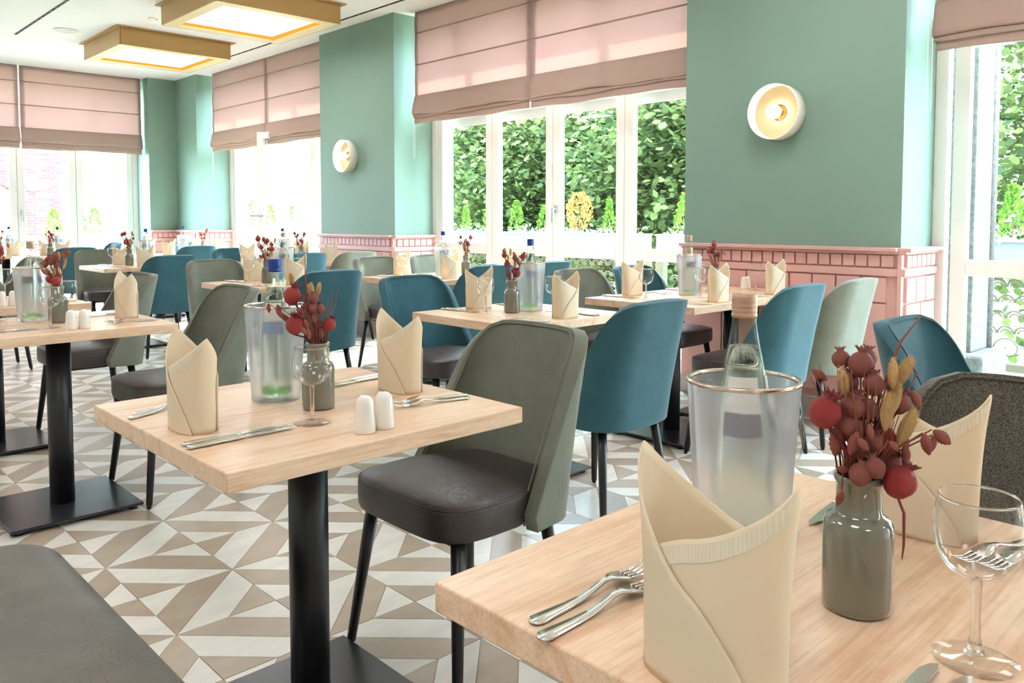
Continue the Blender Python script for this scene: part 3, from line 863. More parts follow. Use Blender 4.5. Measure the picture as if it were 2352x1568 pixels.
GB = lathe('bowl', [(.0045, .080), (.012, .0815), (.0255, .089), (.0355, .102), (.0402, .119), (.0408, .134), (.0388, .150), (.0362, .163), (.0357, .1640), (.0351, .163), (.0378, .149), (.0398, .134), (.0392, .120), (.0345, .103), (.0245, .091), (.011, .0838), (.0, .083)], WGLASS, 44)
GR = lathe('rim', [(.0349, .1628), (.0356, .1645), (.0364, .1628), (.0358, .1618), (.0349, .1628)], STEMG, 44)
GS = lathe('stem', [(0, .0830), (.0055, .0815), (.0050, .073), (.0044, .05), (.0048, .025), (.0075, .012), (.0100, .0075), (0, .0072)], STEMG, 20)
GF = lathe('foot', [(0, .0074), (.010, .0074), (.026, .0038), (.0385, .0020), (.0392, .0012), (.0385, .0004), (0, .0004)], WGLASS, 44)
def wine_glass(x, y, label, group=None):
    root = thing('wine_glass', label, 'glass', (x, y, TH+.0003), random.uniform(0, 6), group)
    bo = obj('bowl', GB, root); obj('rim', GR, bo); obj('stem', GS, root); obj('foot', GF, root)

CO = lathe('wall', [(0, .0005), (.052, .0005), (.057, .003), (.0585, .03), (.0640, .12), (.0712, .2265)], FROST, 56)
CI = lathe('inner_wall', [(0, .0125), (.050, .0125), (.0545, .018), (.0590, .12), (.0660, .2265)], CLEARP, 56)
CR = lathe('rim', [(.0658, .2255), (.0716, .2255), (.0722, .228), (.0710, .2305), (.0668, .2305), (.0656, .228), (.0658, .2255)], RIM, 56)
def cooler(x, y, label, z=TH):
    root = thing('bottle_cooler', label, 'bottle cooler', (x, y, z+.0003))
    obj('wall', CO, root); obj('inner_wall', CI, root); obj('rim', CR, root); return root
def bottle_set():
    g = [(0, .002), (.030, .002), (.0355, .006), (.0370, .014), (.0370, .110), (.0362, .150), (.0335, .185), (.0270, .225), (.0195, .262), (.0155, .285), (.0140, .300), (.0140, .312), (.0128, .313)]
    w_ = [(0, .010), (.0325, .012), (.0345, .020), (.0345, .110), (.0337, .150), (.0310, .185), (.0246, .225), (.0180, .258), (.0, .258)]
    b = [(0, .003), (.0325, .0035), (.0340, .010), (.0320, .016), (0, .013)]
    cap = [(.0138, .294), (.0162, .295), (.0162, .299), (.0154, .3005), (.0160, .302), (.0160, .305), (.0154, .3065), (.0160, .308), (.0160, .311), (.0155, .3125), (.0159, .314), (.0159, .322), (.0148, .325), (0, .325)]
    return (lathe('glass', g, BOTTLE, 36), lathe('water', w_, WATER, 36), lathe('base_glass', b, BASEG, 36),
            lathe('cap_b', cap, CAPB, 30), lathe('cap_g', cap, CAPG, 30))
BG, BW, BB, BCB, BCG = bottle_set()
def wrap(name, prof, t0, t1, mat, n=20):
    v, f = [], []; m_ = len(prof)
    for k in range(n+1):
        t = t0+(t1-t0)*k/n
        for r_, z in prof: v.append((r_*math.cos(t), r_*math.sin(t), z))
    for k in range(n):
        for i in range(m_-1): f.append((k*m_+i, (k+1)*m_+i, (k+1)*m_+i+1, k*m_+i+1))
    return mesh(name, v, f, mat, True)
lp = [(.0345, .178), (.0318, .200), (.0285, .222)]
LB1 = wrap('label_paper', lp, 3.3, 4.6, LABELW); LB2 = wrap('label_paper', lp, 5.1, 6.3, LABELW)
lb = [(.0373, .148), (.0360, .165), (.0345, .178)]
LB3 = wrap('label_band', lb, 3.3, 4.6, LABELB); LB4 = wrap('label_band', lb, 5.1, 6.3, LABELB)
LB3N = wrap('label_band', lb, 3.3, 4.6, LABELN); LB4N = wrap('label_band', lb, 5.1, 6.3, LABELN)
LBN = wrap('neck_label', [(.0172, .276), (.0162, .286), (.0158, .292)], 4.8, 5.7, LABELB, 8)
def bottle(x, y, label, cap='blue', z=TH+.0145, rz=0):
    root = thing('water_bottle', label, 'bottle', (x, y, z), rz)
    g = obj('glass', BG, root); obj('water', BW, root); obj('base_glass', BB, root)
    obj('cap', BCB if cap == 'blue' else BCG, root)
    for m_ in (LB1, LB2): obj('label_paper', m_, g)
    for m_ in ((LB3, LB4) if cap == 'blue' else (LB3N, LB4N)): obj('label_band', m_, g)
    if cap == 'blue': obj('neck_label', LBN, g)

VB = lathe('vase', [(0, .0005), (.033, .0005), (.0362, .003), (.0372, .010), (.0372, .090), (.0362, .098), (.0325, .1045), (.0272, .1075), (.0248, .111), (.0242, .118), (.0242, .142), (.0262, .1445), (.0268, .148), (.0262, .1515), (.0238, .152), (.0222, .149), (.0222, .112), (.020, .10), (0, .06)], VASE, 44)
def vase(x, y, label):
    root = tag(obj('flower_vase', VB, None, (x, y, TH+.0002)), label, 'vase'); return root
SH = lathe('body', [(0, 0), (.0215, 0), (.0225, .002), (.0218, .012), (.0195, .040), (.0185, .055), (.0175, .063), (.0145, .0705), (.0095, .0745), (.0, .0762)], CERAM, 32)
HOLE = lathe('hole', [(0, .0765), (.0011, .0763), (.0011, .0740), (0, .0740)], SLOT, 8)
def shaker(x, y, label, group=None):
    root = thing('salt_shaker', label, 'shaker', (x, y, TH+.0002), 0, group)
    obj('body', SH, root); obj('hole', HOLE, root)

# ------------------------------------------------------------------ dried flowers
def poppy(name, mat, crown=True):
    prof = [(0.0001, -1.0), (.25, -.98), (.62, -.78), (.92, -.30), (1.0, .05), (.93, .40), (.70, .74), (.42, .92), (.34, 1.0), (.0001, 1.02)]
    v, f = [], []; sg = 22; n = len(prof)
    for k in range(sg):
        a = 2*PI*k/sg; rb = 1+.035*math.cos(a*11)
        for r_, z in prof: v.append((r_*rb*math.cos(a), r_*rb*math.sin(a), z))
    for k in range(sg):
        k2 = (k+1) % sg
        for i in range(n-1): f.append((k*n+i, k2*n+i, k2*n+i+1, k*n+i+1))
    pod = mesh(name, v, f, mat, True)
    v, f = [], []
    sg = 20
    for k in range(sg):
        a = 2*PI*k/sg; R1 = .70 if k % 2 else .46
        v += [(.30*math.cos(a), .30*math.sin(a), .96), (R1*math.cos(a), R1*math.sin(a), 1.42 if k % 2 else 1.2)]
    for k in range(sg):
        k2 = (k+1) % sg; f.append((2*k, 2*k2, 2*k2+1, 2*k+1))
    v.append((0, 0, 1.05)); c = len(v)-1
    for k in range(sg): f.append((c, 2*k, 2*((k+1) % sg)))
    cr = mesh(name+'_crown', v, f, RED2 if mat is RED1 else BRN)
    return pod, smooth(bake(cr, [('SOLIDIFY', dict(thickness=.05))]))
POPR, POPRC = poppy('poppy_pod', RED1); POPB, POPBC = poppy('brown_pod', BRN)
def briza():
    v, f = [], []; rings, sg = 14, 8
    for r_ in range(rings+1):
        q = r_/rings; rad = .42*math.sin(PI*min(.985, q*.93+.05))**.8*(1+.22*(r_ % 2)); z = -1+2*q
        for k in range(sg):
            a = 2*PI*k/sg; v.append((rad*math.cos(a), rad*.6*math.sin(a), z))
    for r_ in range(rings):
        for k in range(sg): k2 = (k+1) % sg; f.append((r_*sg+k, r_*sg+k2, (r_+1)*sg+k2, (r_+1)*sg+k))
    f.append(tuple(range(sg))[::-1]); f.append(tuple(rings*sg+k for k in range(sg)))
    return mesh('quaking_grass', v, f, PNK, True)
BRZ = briza()
def plume(name, mat, rnd, n=240, l=.35, spread=.55):
    v, f = [], []
    rings, sg = 10, 8
    for r_ in range(rings+1):
        q = r_/rings; rad = .36*math.sin(PI*min(.97, q*.94+.03))**.7
        for k in range(sg):
            a = 2*PI*k/sg; v.append((rad*math.cos(a), rad*math.sin(a), -1+2*q))
    for r_ in range(rings):
        for k in range(sg): k2 = (k+1) % sg; f.append((r_*sg+k, r_*sg+k2, (r_+1)*sg+k2, (r_+1)*sg+k))
    for _ in range(n):
        q = rnd.random(); a = rnd.uniform(0, 2*PI); rad = .30*math.sin(PI*min(.97, q*.94+.03))**.7
        p = Vector((rad*math.cos(a), rad*math.sin(a), -1+2*q)); d = Vector((math.cos(a)*spread, math.sin(a)*spread, .9)).normalized()
        s_ = d.cross(Vector((0, 0, 1))).normalized()*.035; b = len(v)
        v += [p-s_, p+s_, p+d*l]; f.append((b, b+1, b+2))
    return mesh(name, v, f, mat)
rr = random.Random(3)
PLM = plume('grass_plume', TAN, rr, 260, .32, .45); CON = plume('canary_grass', TAN, rr, 200, .26, 1.1)
KIND = dict(red=(POPR, POPRC, 'poppy_pod'), brown=(POPB, POPBC, 'seed_pod'), briza=(BRZ, None, 'quaking_grass'), plume=(PLM, None, 'grass_plume'), cone=(CON, None, 'canary_grass'))
RT = Vector((math.cos(YAW), -math.sin(YAW), 0)); FW = Vector((math.sin(YAW), math.cos(YAW), 0))
def bouquet(x, y, label, els, seed, stems=26, group=None, z=TH, feathers=()):
    """els: (kind, lateral, height above table, depth, size, tilt) in metres in the vase's own frame"""
    rnd = random.Random(seed)
    root = thing('dried_bouquet', label, 'dried flowers', (x, y, z), -YAW, group)
    for kind, lx, hz, dy, sz, tl in els:
        pod, cr, nm = KIND[kind]
        sc = (sz, sz, sz*1.05) if kind in ('red', 'brown') else (sz, sz, sz)
        yaw_ = rnd.uniform(0, 6.28)
        o = obj(nm, pod, root, (lx, dy, hz), (rnd.uniform(-.15, .15) + (-.2 if dy < 0 else .1), tl, yaw_ if kind in ('red', 'brown') else 0), sc)
        if cr: obj('crown', cr, o)
        # stem from its foot into the vase neck
        foot = Vector((lx, dy, hz)) - Vector((math.sin(tl)*sz, 0, math.cos(tl)*sz))
        nk = Vector((max(-.014, min(.014, lx*.25)), max(-.012, min(.012, dy*.3)), .150))
        if foot.z < .15: nk = Vector((math.copysign(.016, lx), 0, .152)); mid = (foot+nk)/2+Vector((0, 0, .02))
        else: mid = (foot*.45+nk*.55)+Vector((lx*-.12, 0, .004))
        inn = nk+Vector((-nk.x*.3, 0, -.045))
        r0 = .0019 if kind == 'red' else .0009
        st = obj('stem', tube('stem', [foot, mid, nk, inn], r0, RED2 if kind == 'red' else STEM, 5), root)
    for pts in feathers:
        obj('feather_stem', tube('feather_stem', pts, [.0007+.0011*math.sin(PI*k/(len(pts)-1)) for k in range(len(pts))], STEM, 5), root)
    for k in range(stems):
        a = rnd.uniform(0, 6.28); q = math.sqrt(rnd.random())
        b = Vector((.016*q*math.cos(a), .014*q*math.sin(a), .105)); t = Vector((.05*q*math.cos(a)+rnd.uniform(-.01, .01), .04*q*math.sin(a), rnd.uniform(.21, .275)))
        n_ = b*.45+t*.55; n_.x *= .8
        obj('stem', tube('stem', [b, n_, t], [.0010, .0008, .0005], STEM, 4), root)
    return root
def px_els(lst, vx, vy, scale, zoomx, zoomy, zs, seed):
    """elements given in crop pixels -> vase frame; the vase base sits at pixel (vx, vy), scale = pixels per metre"""
    rnd = random.Random(seed); out = []
    for kind, a, b, r_, tl, dy in lst:
        X = zoomx+a/zs; Y = zoomy+b/zs
        out.append((kind, (X-vx)/scale, (vy-Y)/scale*.985, dy, r_/zs/scale, tl))
    return out
E0 = [('red', 180, 620, 128, -.35, -.02), ('red', 815, 1230, 128, .45, -.03), ('red', 770, 900, 112, .2, .0),
      ('brown', 560, 220, 92, 0, 0), ('brown', 430, 195, 66, -.2, .015), ('brown', 690, 190, 66, .15, .02), ('brown', 640, 390, 76, .1, -.01), ('brown', 450, 590, 72, -.1, -.02),
      ('brown', 905, 575, 82, .2, .0), ('brown', 470, 1160, 80, -.1, -.03), ('brown', 580, 1090, 72, 0, -.035), ('brown', 485, 400, 72, -.1, .01), ('brown', 590, 610, 76, .0, -.01), ('brown', 860, 1150, 80, .5, .0),
      ('cone', 370, 370, 135, -.1, -.01), ('cone', 790, 270, 125, .1, -.015), ('plume', 930, 310, 155, .45, 0), ('plume', 830, 500, 155, .3, -.01), ('plume', 690, 600, 150, .12, -.03), ('plume', 945, 780, 165, .5, -.01), ('plume', 600, 700, 140, .0, .02),
      ('briza', 1065, 540, 85, 2.6, 0), ('briza', 1265, 870, 110, 2.2, -.01), ('briza', 1180, 930, 75, 3.1, -.01), ('briza', 1085, 910, 100, 2.8, -.02), ('briza', 1005, 950, 95, 2.8, .01), ('briza', 945, 1020, 85, 2.8, -.01), ('briza', 890, 1000, 80, 3.1, .0),
      ('briza', 330, 890, 150, 3.2, -.01), ('briza', 405, 880, 110, 3.3, -.03), ('briza', 470, 880, 80, 2.4, -.035), ('briza', 530, 770, 70, 2.9, -.035), ('briza', 720, 880, 65, 2.3, -.04), ('briza', 190, 315, 78, 2.2, 0), ('briza', 350, 1140, 65, 1.9, -.02), ('briza', 330, 1400, 75, 3.3, -.02), ('briza', 1060, 310, 30, .3, 0), ('briza', 330, 560, 60, 2.6, .02)]
random.seed(5)
for _k in range(16):
    E0.append((random.choice(('brown', 'briza', 'brown')), random.uniform(400, 900), random.uniform(420, 1120), random.uniform(50, 78), random.choice((0, 2.8, .3)), random.uniform(-.02, .025)))
E0 = [(k_, a_, b_, r_*(1.22 if k_ == 'brown' else 1.08), t_, d_) for k_, a_, b_, r_, t_, d_ in E0]
E1 = [('red', 490, 355, 66, -.35, -.02), ('red', 515, 575, 68, .25, -.03), ('red', 755, 580, 48, .45, -.01), ('brown', 690, 460, 36, .2, -.01), ('brown', 595, 440, 40, 0, -.01), ('brown', 650, 375, 38, .1, -.02), ('brown', 580, 400, 36, -.2, .01), ('brown', 560, 510, 36, 0, -.02),
      ('brown', 640, 450, 34, 0, -.02), ('brown', 670, 600, 34, .2, 0), ('cone', 620, 310, 52, -.1, 0), ('cone', 665, 310, 50, .15, .01), ('plume', 470, 240, 55, -.15, 0), ('plume', 575, 330, 50, 0, .02),
      ('briza', 375, 470, 46, 3.0, -.01), ('briza', 400, 500, 36, 2.6, -.02), ('briza', 310, 450, 36, 3.1, -.02), ('briza', 430, 530, 50, 2.3, -.01), ('briza', 600, 570, 45, 2.9, -.03), ('briza', 615, 640, 45, 3.0, -.03), ('briza', 580, 610, 40, 2.6, -.035), ('briza', 695, 650, 42, 3.2, -.01), ('briza', 560, 470, 44, 1.9, -.02), ('briza', 650, 530, 40, 3.0, -.02)]
def gen_els(seed, n=16):
    rnd = random.Random(seed); out = []
    for k in range(n):
        kind = ['red', 'brown', 'briza', 'plume', 'brown', 'briza', 'cone', 'red'][k % 8]
        hz = rnd.uniform(.175, .30); sp = .02+.045*(hz-.15)/.15
        lx = rnd.uniform(-sp, sp)
        if kind == 'briza': lx *= 1.5
        sz = dict(red=.016, brown=.0115, briza=.016, plume=.020, cone=.018)[kind]*rnd.uniform(.85, 1.15)
        out.append((kind, lx, hz, rnd.uniform(-.03, .03), sz, lx*4+(2.6 if kind == 'briza' else 0)))
    return out

# ------------------------------------------------------------------ layout
def loc(cx, cy, rz, lx, ly):
    c, s = math.cos(rz), math.sin(rz); return cx+lx*c-ly*s, cy+lx*s+ly*c
def setting(cx, cy, rz, flip, where, mirror=False, skip=(), glass=True, dn=(0, 0), sc=1.0):
    """one place setting at the local -x side of (cx, cy); flip puts it at the +x side"""
    r2 = rz+(PI if flip else 0)
    P = lambda lx, ly: loc(cx, cy, r2, lx, ly)
    if 'napkin' not in skip:
        x, y = P(-.272+dn[0], -.015+dn[1])
        n_ = napkin(x, y, (-PI/2 if not mirror else random.uniform(-.12, .12)), 'two-peaked cream napkin ' + where, sc)
        if mirror: n_.scale = (-sc, sc, sc)
    if 'fork' not in skip:
        a = .33 if not flip else -.2
        for k, (lx, ly) in enumerate(((-.345, .152), (-.325, .182))):
            x, y = P(lx, ly + (0 if not flip else .02))
            fork(x, y, r2+a+k*.02, 'steel fork, one of two, ' + where, 'forks ' + where)
    if 'knife' not in skip:
        for k, (lx, ly) in enumerate(((-.345, -.138), (-.347, -.166))):
            x, y = P(lx, ly - (0 if not flip else .02))
            knife(x, y, r2+(-.03 if not flip else .08)+k*.03, 'steel knife, one of two, ' + where, 'knives ' + where)
    if glass:
        x, y = P(-.072, -.15); wine_glass(x, y, 'empty stemmed wine glass ' + where)

A_ = 'of the bench row'; B_ = 'of the middle row'; C_ = 'of the window row'
# --- bench row (settings on the +-X sides)
table('square oak table, first of the bench row, beside the brown tweed chair', .945, .395)
T0 = 'first bench-row table'
napkin(.655, .405, -PI/2, 'cream paper napkin folded into two tall peaks, beside forks on the ' + T0, 1.04)
napkin(1.185, .405, -PI/2, 'cream paper napkin folded into two peaks, before the brown tweed chair', 1.04)
for k, (x, y, a) in enumerate(((.600, .596, -.02), (.582, .567, -.03))):
    fork(x, y, a, 'steel fork, one of two beside the napkin on the ' + T0, 'forks beside the napkin on the first bench-row table')
for k, (x, y, a) in enumerate(((1.305, .545, PI+.12), (1.300, .512, PI+.06))):
    knife(x, y, a, 'steel knife, one of two before the brown tweed chair', 'knives before the tweed chair')
for k, (x, y, a) in enumerate(((.60, .262, .02), (.60, .232, .02))):
    knife(x, y, a, 'steel knife, one of two at the bench side of the ' + T0, 'knives at the bench side of the first bench-row table')
for k, (x, y, a) in enumerate(((1.285, .245, PI-.28), (1.285, .275, PI-.28))):
    fork(x, y, a, 'steel fork, one of two before the brown tweed chair', 'forks before the tweed chair')
wine_glass(.868, .245, 'empty stemmed wine glass beside the vase on the ' + T0)
wine_glass(1.037, .553, 'empty stemmed wine glass hidden behind the cooler on the ' + T0)
vase(.892, .372, 'glossy sage grey flower vase on the ' + T0)
bouquet(.892, .372, 'dried poppy and bunny-tail bouquet on the ' + T0, px_els(E0, 1985, 1395, 2080, 1840, 760, 3.92, 1), 11, 44,
        feathers=([(.01, 0, .16), (.02, .0, .24), (.045, .005, .30), (.070, .01, .328)], [(.006, -.016, .150), (.022, -.030, .152), (.036, -.030, .118), (.0405, -.022, .080), (.042, -.016, .062)]))
cooler(.928, .538, 'frosted bottle cooler with gold-tinted rim on the ' + T0)
bottle(.928, .538, 'copper-capped water bottle in the cooler on the ' + T0, 'copper', rz=-.3)
def pair(cx, cy, w_, ax=(1, 0)):
    shaker(cx, cy, 'white ceramic shaker, one of the pair on the ' + w_, 'shaker pair on the ' + w_)
    shaker(cx+.050*ax[0], cy+.004+.05*ax[1], 'white ceramic shaker, one of the pair on the ' + w_, 'shaker pair on the ' + w_)

table('square oak table, second of the bench row, beside the leather bench', .945, 1.675)
T1 = 'second bench-row table'
setting(.945, 1.675, 0, False, 'on the bench side of the ' + T1)
setting(.945, 1.675, 0, True, 'on the chair side of the ' + T1, glass=False, dn=(.01, .02))
vase(.955, 1.640, 'glossy sage grey flower vase on the ' + T1)
bouquet(.955, 1.640, 'dried bouquet with three red poppy pods on the ' + T1, px_els(E1, 742, 937, 1015, 540, 560, 3.266, 2), 12, 34,
        feathers=([(-.005, 0, .16), (-.022, 0, .24), (-.026, 0, .30), (-.027, 0, .352)],))
cooler(.926, 1.785, 'frosted bottle cooler with chrome rim on the ' + T1); bottle(.926, 1.785, 'blue-capped water bottle in the cooler on the ' + T1, 'blue', rz=.1)
pair(.912, 1.385, T1)

def bench_table(cy, ordn, cap, base, extra=''):
    w_ = ordn + ' bench-row table'
    table('square oak table, %s of the bench row%s' % (ordn, extra), .965, cy, cols=(base,))
    setting(.965, cy, 0, False, 'on the bench side of the ' + w_); setting(.965, cy, 0, True, 'on the chair side of the ' + w_)
    vase(.965, cy+.02, 'glossy sage grey flower vase on the ' + w_); bouquet(.965, cy+.02, 'dried red and tan bouquet on the ' + w_, gen_els(int(cy*10), 22), int(cy*7), 14)
    cooler(.90, cy+.145, 'frosted bottle cooler on the ' + w_); bottle(.90, cy+.145, '%s-capped water bottle in the cooler on the %s' % (cap, w_), cap)
    pair(.94, cy-.25, w_)
bench_table(3.74, 'third', 'copper', (-.035, -.10), ', with shakers near its edge')
bench_table(4.885, 'fourth', 'blue', (-.03, -.03))
bench_table(7.35, 'fifth', 'blue', (0, 0), ', at its far-window end')

# --- middle row (settings on the +-Y sides)
def mid_table(cx, cy, ordn, cap, seed, extra='', vo=(-.03, .02), co=(.08, .01), n=16):
    w_ = ordn + ' middle-row table'
    table('square oak table, %s of the middle row%s' % (ordn, extra), cx, cy, rz=PI/2)
    setting(cx, cy, PI/2, False, 'on the stone-column side of the ' + w_, True); setting(cx, cy, PI/2, True, 'on the far-window side of the ' + w_, True)
    vase(cx+vo[0], cy+vo[1], 'glossy sage grey flower vase on the ' + w_); bouquet(cx+vo[0], cy+vo[1], 'dried flower bouquet on the ' + w_, gen_els(seed, n), seed, 10)
    cooler(cx+co[0], cy+co[1], 'frosted bottle cooler on the ' + w_); bottle(cx+co[0], cy+co[1], '%s-capped water bottle in the cooler on the %s' % (cap, w_), cap)
mid_table(2.62, 2.68, 'first', 'blue', 41, ', between two teal chairs')
mid_table(2.64, 5.10, 'second', 'copper', 52, '', (-.05, .0), (.10, .05))
mid_table(2.65, 7.86, 'third', 'blue', 63, '', (-.02, .02), (.16, .10))
mid_table(2.66, 10.45, 'fourth', 'blue', 74, '', (-.05, -.04), (.06, .09), 12)
mid_table(2.35, 11.30, 'fifth', 'blue', 85, ', nearest the brick-view window', (-.05, .05), (.05, .05), 12)

# --- window row (long tables)
def long_table(cy, ordn, cap, seed, extra='', vx=4.09, cxo=3.91, cx=3.995, vy=.04, chairs=None):
    w_ = ordn + ' window-row table'
    table('long oak table, %s of the window row%s' % (ordn, extra), cx, cy, 1.25, .71, ((-.30, 0), (.30, 0)))
    for sx, nm in ((3.70, 'aisle end'), (4.30, 'wall end')):
        setting(sx, cy, PI/2, False, '%s, stone-column side of the %s' % (nm, w_), True); setting(sx, cy, PI/2, True, '%s, far-window side of the %s' % (nm, w_), True)
    vase(vx, cy-.02, 'glossy sage grey flower vase on the ' + w_); bouquet(vx, cy-.02, 'dried pinkish red bouquet on the ' + w_, gen_els(seed, 14), seed, 10)
    cooler(cxo, cy+vy, 'frosted bottle cooler on the ' + w_); bottle(cxo, cy+vy, '%s-capped water bottle in the cooler on the %s' % (cap, w_), cap)
    pair(4.51, cy+.04, w_)
long_table(2.58, 'first', 'copper', 101, ', at the pillar by the stone column')
long_table(4.80, 'second', 'blue', 112, ', before the four-pane window')
long_table(7.40, 'third', 'blue', 123, ', at the pillar by the open casement', 4.12, 3.95)
long_table(10.05, 'fourth', 'blue', 134, ', before the open casement', 4.235, 4.01)

# --- chairs
chair(1.412, 1.668, BX, 'sage', 'sage grey chair drawn up to the second bench-row table')
chair(1.395, 3.610, BX, 'sage', 'sage grey chair drawn up to the third bench-row table')
chair(1.395, 4.83, BX, 'sage', 'sage grey chair drawn up to the fourth bench-row table')
chair(1.44, 7.40, BX, 'sage', 'sage grey chair drawn up to the fifth bench-row table')
chair(1.50, .40, BX, 'tweed', 'dark brown tweed chair drawn up to the first bench-row table')
chair(2.52, 2.12, FY, 'teal', 'teal chair with its back turned, stone-column side of the first middle-row table')
chair(2.64, 3.27, BY, 'teal', 'teal chair showing its inner back, far-window side of the first middle-row table')
chair(2.60, 4.56, FY, 'teal', 'teal chair at the stone-column side of the second middle-row table')
chair(2.62, 5.74, BY, 'sage', 'sage grey chair at the far-window side of the second middle-row table')
chair(2.68, 7.24, FY, 'teal', 'teal chair at the stone-column side of the third middle-row table')
chair(2.62, 8.47, BY, 'sage', 'sage grey chair at the far-window side of the third middle-row table')
chair(2.66, 9.85, FY, 'teal', 'teal chair at the stone-column side of the fourth middle-row table')
chair(1.78, 11.30, FX, 'teal', 'teal chair beside the fifth middle-row table')
chair(3.30, 11.25, BX, 'teal', 'pale lit teal chair between the fifth middle-row table and the corner pier')
chair(3.66, 2.09, FY, 'teal', 'teal chair at the aisle end, stone-column side of the first window-row table')
chair(4.20, 2.06, FY, 'sage', 'pale sage chair against the pink pillar panels by the stone column')
chair(3.76, 3.06, BY, 'sage', 'sage grey chair at the far-window side of the first window-row table')
chair(4.30, 3.04, BY, 'teal', 'teal chair at the far-window side of the first window-row table')
chair(3.68, 4.32, FY, 'teal', 'teal chair at the aisle end, stone-column side of the second window-row table')
chair(4.28, 4.32, FY, 'teal', 'sunlit teal chair at the wall end, stone-column side of the second window-row table')
chair(3.77, 5.28, BY, 'sage', 'sage grey chair at the aisle end, far-window side of the second window-row table')
chair(4.335, 5.28, BY, 'sage', 'pale sage chair at the wall end, far-window side of the second window-row table')
chair(3.74, 6.88, FY, 'teal', 'bright teal chair at the aisle end, stone-column side of the third window-row table')
chair(4.28, 6.86, FY, 'sage', 'pale sage chair at the wall end, stone-column side of the third window-row table')
chair(3.77, 7.92, BY, 'teal', 'teal chair at the far-window side of the third window-row table')
chair(4.335, 7.92, BY, 'sage', 'sage grey chair at the far-window side of the third window-row table')
chair(3.86, 9.54, FY, 'teal', 'teal chair at the aisle end of the fourth window-row table')
chair(4.34, 10.58, BY, 'teal', 'teal chair in the room corner at the fourth window-row table')
chair(2.635, .685, BY, 'teal', 'teal chair standing alone before the stone-column window')

# --- leather bench
br = thing('leather_bench', 'grey leather padded bench beside the second bench-row table', 'bench', (0, 0, 0))
def pad(name, x0, x1, y0, y1, rc, prof, mat):
    """rounded-rectangle cushion; prof = (inset, z) pairs from the bottom up"""
    out = []
    for qx, qy, a0 in ((x1-rc, y1-rc, 0), (x0+rc, y1-rc, PI/2), (x0+rc, y0+rc, PI), (x1-rc, y0+rc, 1.5*PI)):
        for k in range(13):
            a = a0+PI/2*k/12; out.append((qx, qy, math.cos(a), math.sin(a)))
    N = len(out); v, f = [], []
    for ins, z in prof:
        for qx, qy, c, s_ in out:
            r_ = max(.002, rc-ins); e = max(0, ins-rc)
            cx_, cy_ = (x0+x1)/2, (y0+y1)/2
            px = qx+c*r_; py = qy+s_*r_
            px -= math.copysign(min(e, abs(px-cx_)), px-cx_); py -= math.copysign(min(e, abs(py-cy_)), py-cy_)
            v.append((px, py, z))
    for r_ in range(len(prof)-1):
        for k in range(N):
            k2 = (k+1) % N; f.append((r_*N+k, r_*N+k2, (r_+1)*N+k2, (r_+1)*N+k))
    f.append(tuple(range(N))[::-1]); f.append(tuple((len(prof)-1)*N+k for k in range(N)))
    return mesh(name, v, f, mat, True)
bp = [(.02, .36), (.004, .368), (0, .38), (0, .41)]+[(.07-.07*math.cos(PI/2*k/8), .41+.058*math.sin(PI/2*k/8)) for k in range(1, 9)]+[(.11, .472), (.16, .475), (.22, .477)]
obj('seat_pad', pad('seat_pad', .0, .505, .90, 2.09, .13, bp, BENCHL), br)
obj('base', box('base', (.06, .45, 1.0, 2.0, .06, .37), BLACK, .005), br)
for a, b in ((.09, 1.03), (.42, 1.03), (.09, 1.97), (.42, 1.97)):
    obj('foot', lathe('foot', [(0, 0), (.016, 0), (.018, .06), (0, .06)], LEG, 12), br, (a, b, 0))

# ------------------------------------------------------------------ outside
struct('terrace', box('terrace_slab', (5.45, 7.4, -6, 30, -.20, -.02), TERRACE))
struct('ground_outside', box('ground', (-40, 120, -60, 130, -1.6, -1.5), LAWN))
# far terrace
struct('far_terrace', box('terrace_slab2', (-6, 5.45, YG+.3, 15.0, -.20, -.02), TERRACE))
def arc_mesh(r0, th, h_):
    pts = []
    for k in range(13):
        a = -PI*.02+PI*1.04*k/12; pts.append((0, r0*math.cos(a), r0*math.sin(a)))
    return tube('scale', pts, th, CREAMIRON, 6)
SC1 = arc_mesh(.052, .0085, 0); SC2 = arc_mesh(.030, .006, 0)
SWIRL = tube('scroll', [(0, .10*(1-k/16)*math.cos(k*.55), .10*(1-k/16)*math.sin(k*.55)) for k in range(14)], .007, CREAMIRON, 6)
def balustrade(label, loc_, rz, L, detail):
    root = thing('balustrade_panel', label, 'balustrade', loc_, rz)
    obj('top_rail', box('top_rail', (-.05, .05, 0, L, .80, .865), CREAMIRON, .006), root)
    obj('bottom_rail', box('bottom_rail', (-.04, .04, 0, L, .06, .12), CREAMIRON, .006), root)
    for y in (0.0, L-.09): obj('post', box('post', (-.045, .045, y, y+.09, -.02, .865), CREAMIRON, .006), root)
    y = .16
    while y < L-.16:
        for r_ in range(4):
            z = .78-.115*(r_+1)+.02
            obj('scale', SC1, root, (0, y+(.055 if r_ % 2 else 0), z)); 
            if detail: obj('inner_scale', SC2, root, (0, y+(.055 if r_ % 2 else 0), z))
        y += .112
    y = .20
    while y < L-.15:
        obj('scroll', SWIRL, root, (0, y, .22), (0, 0, 0)); y += .235
    return root
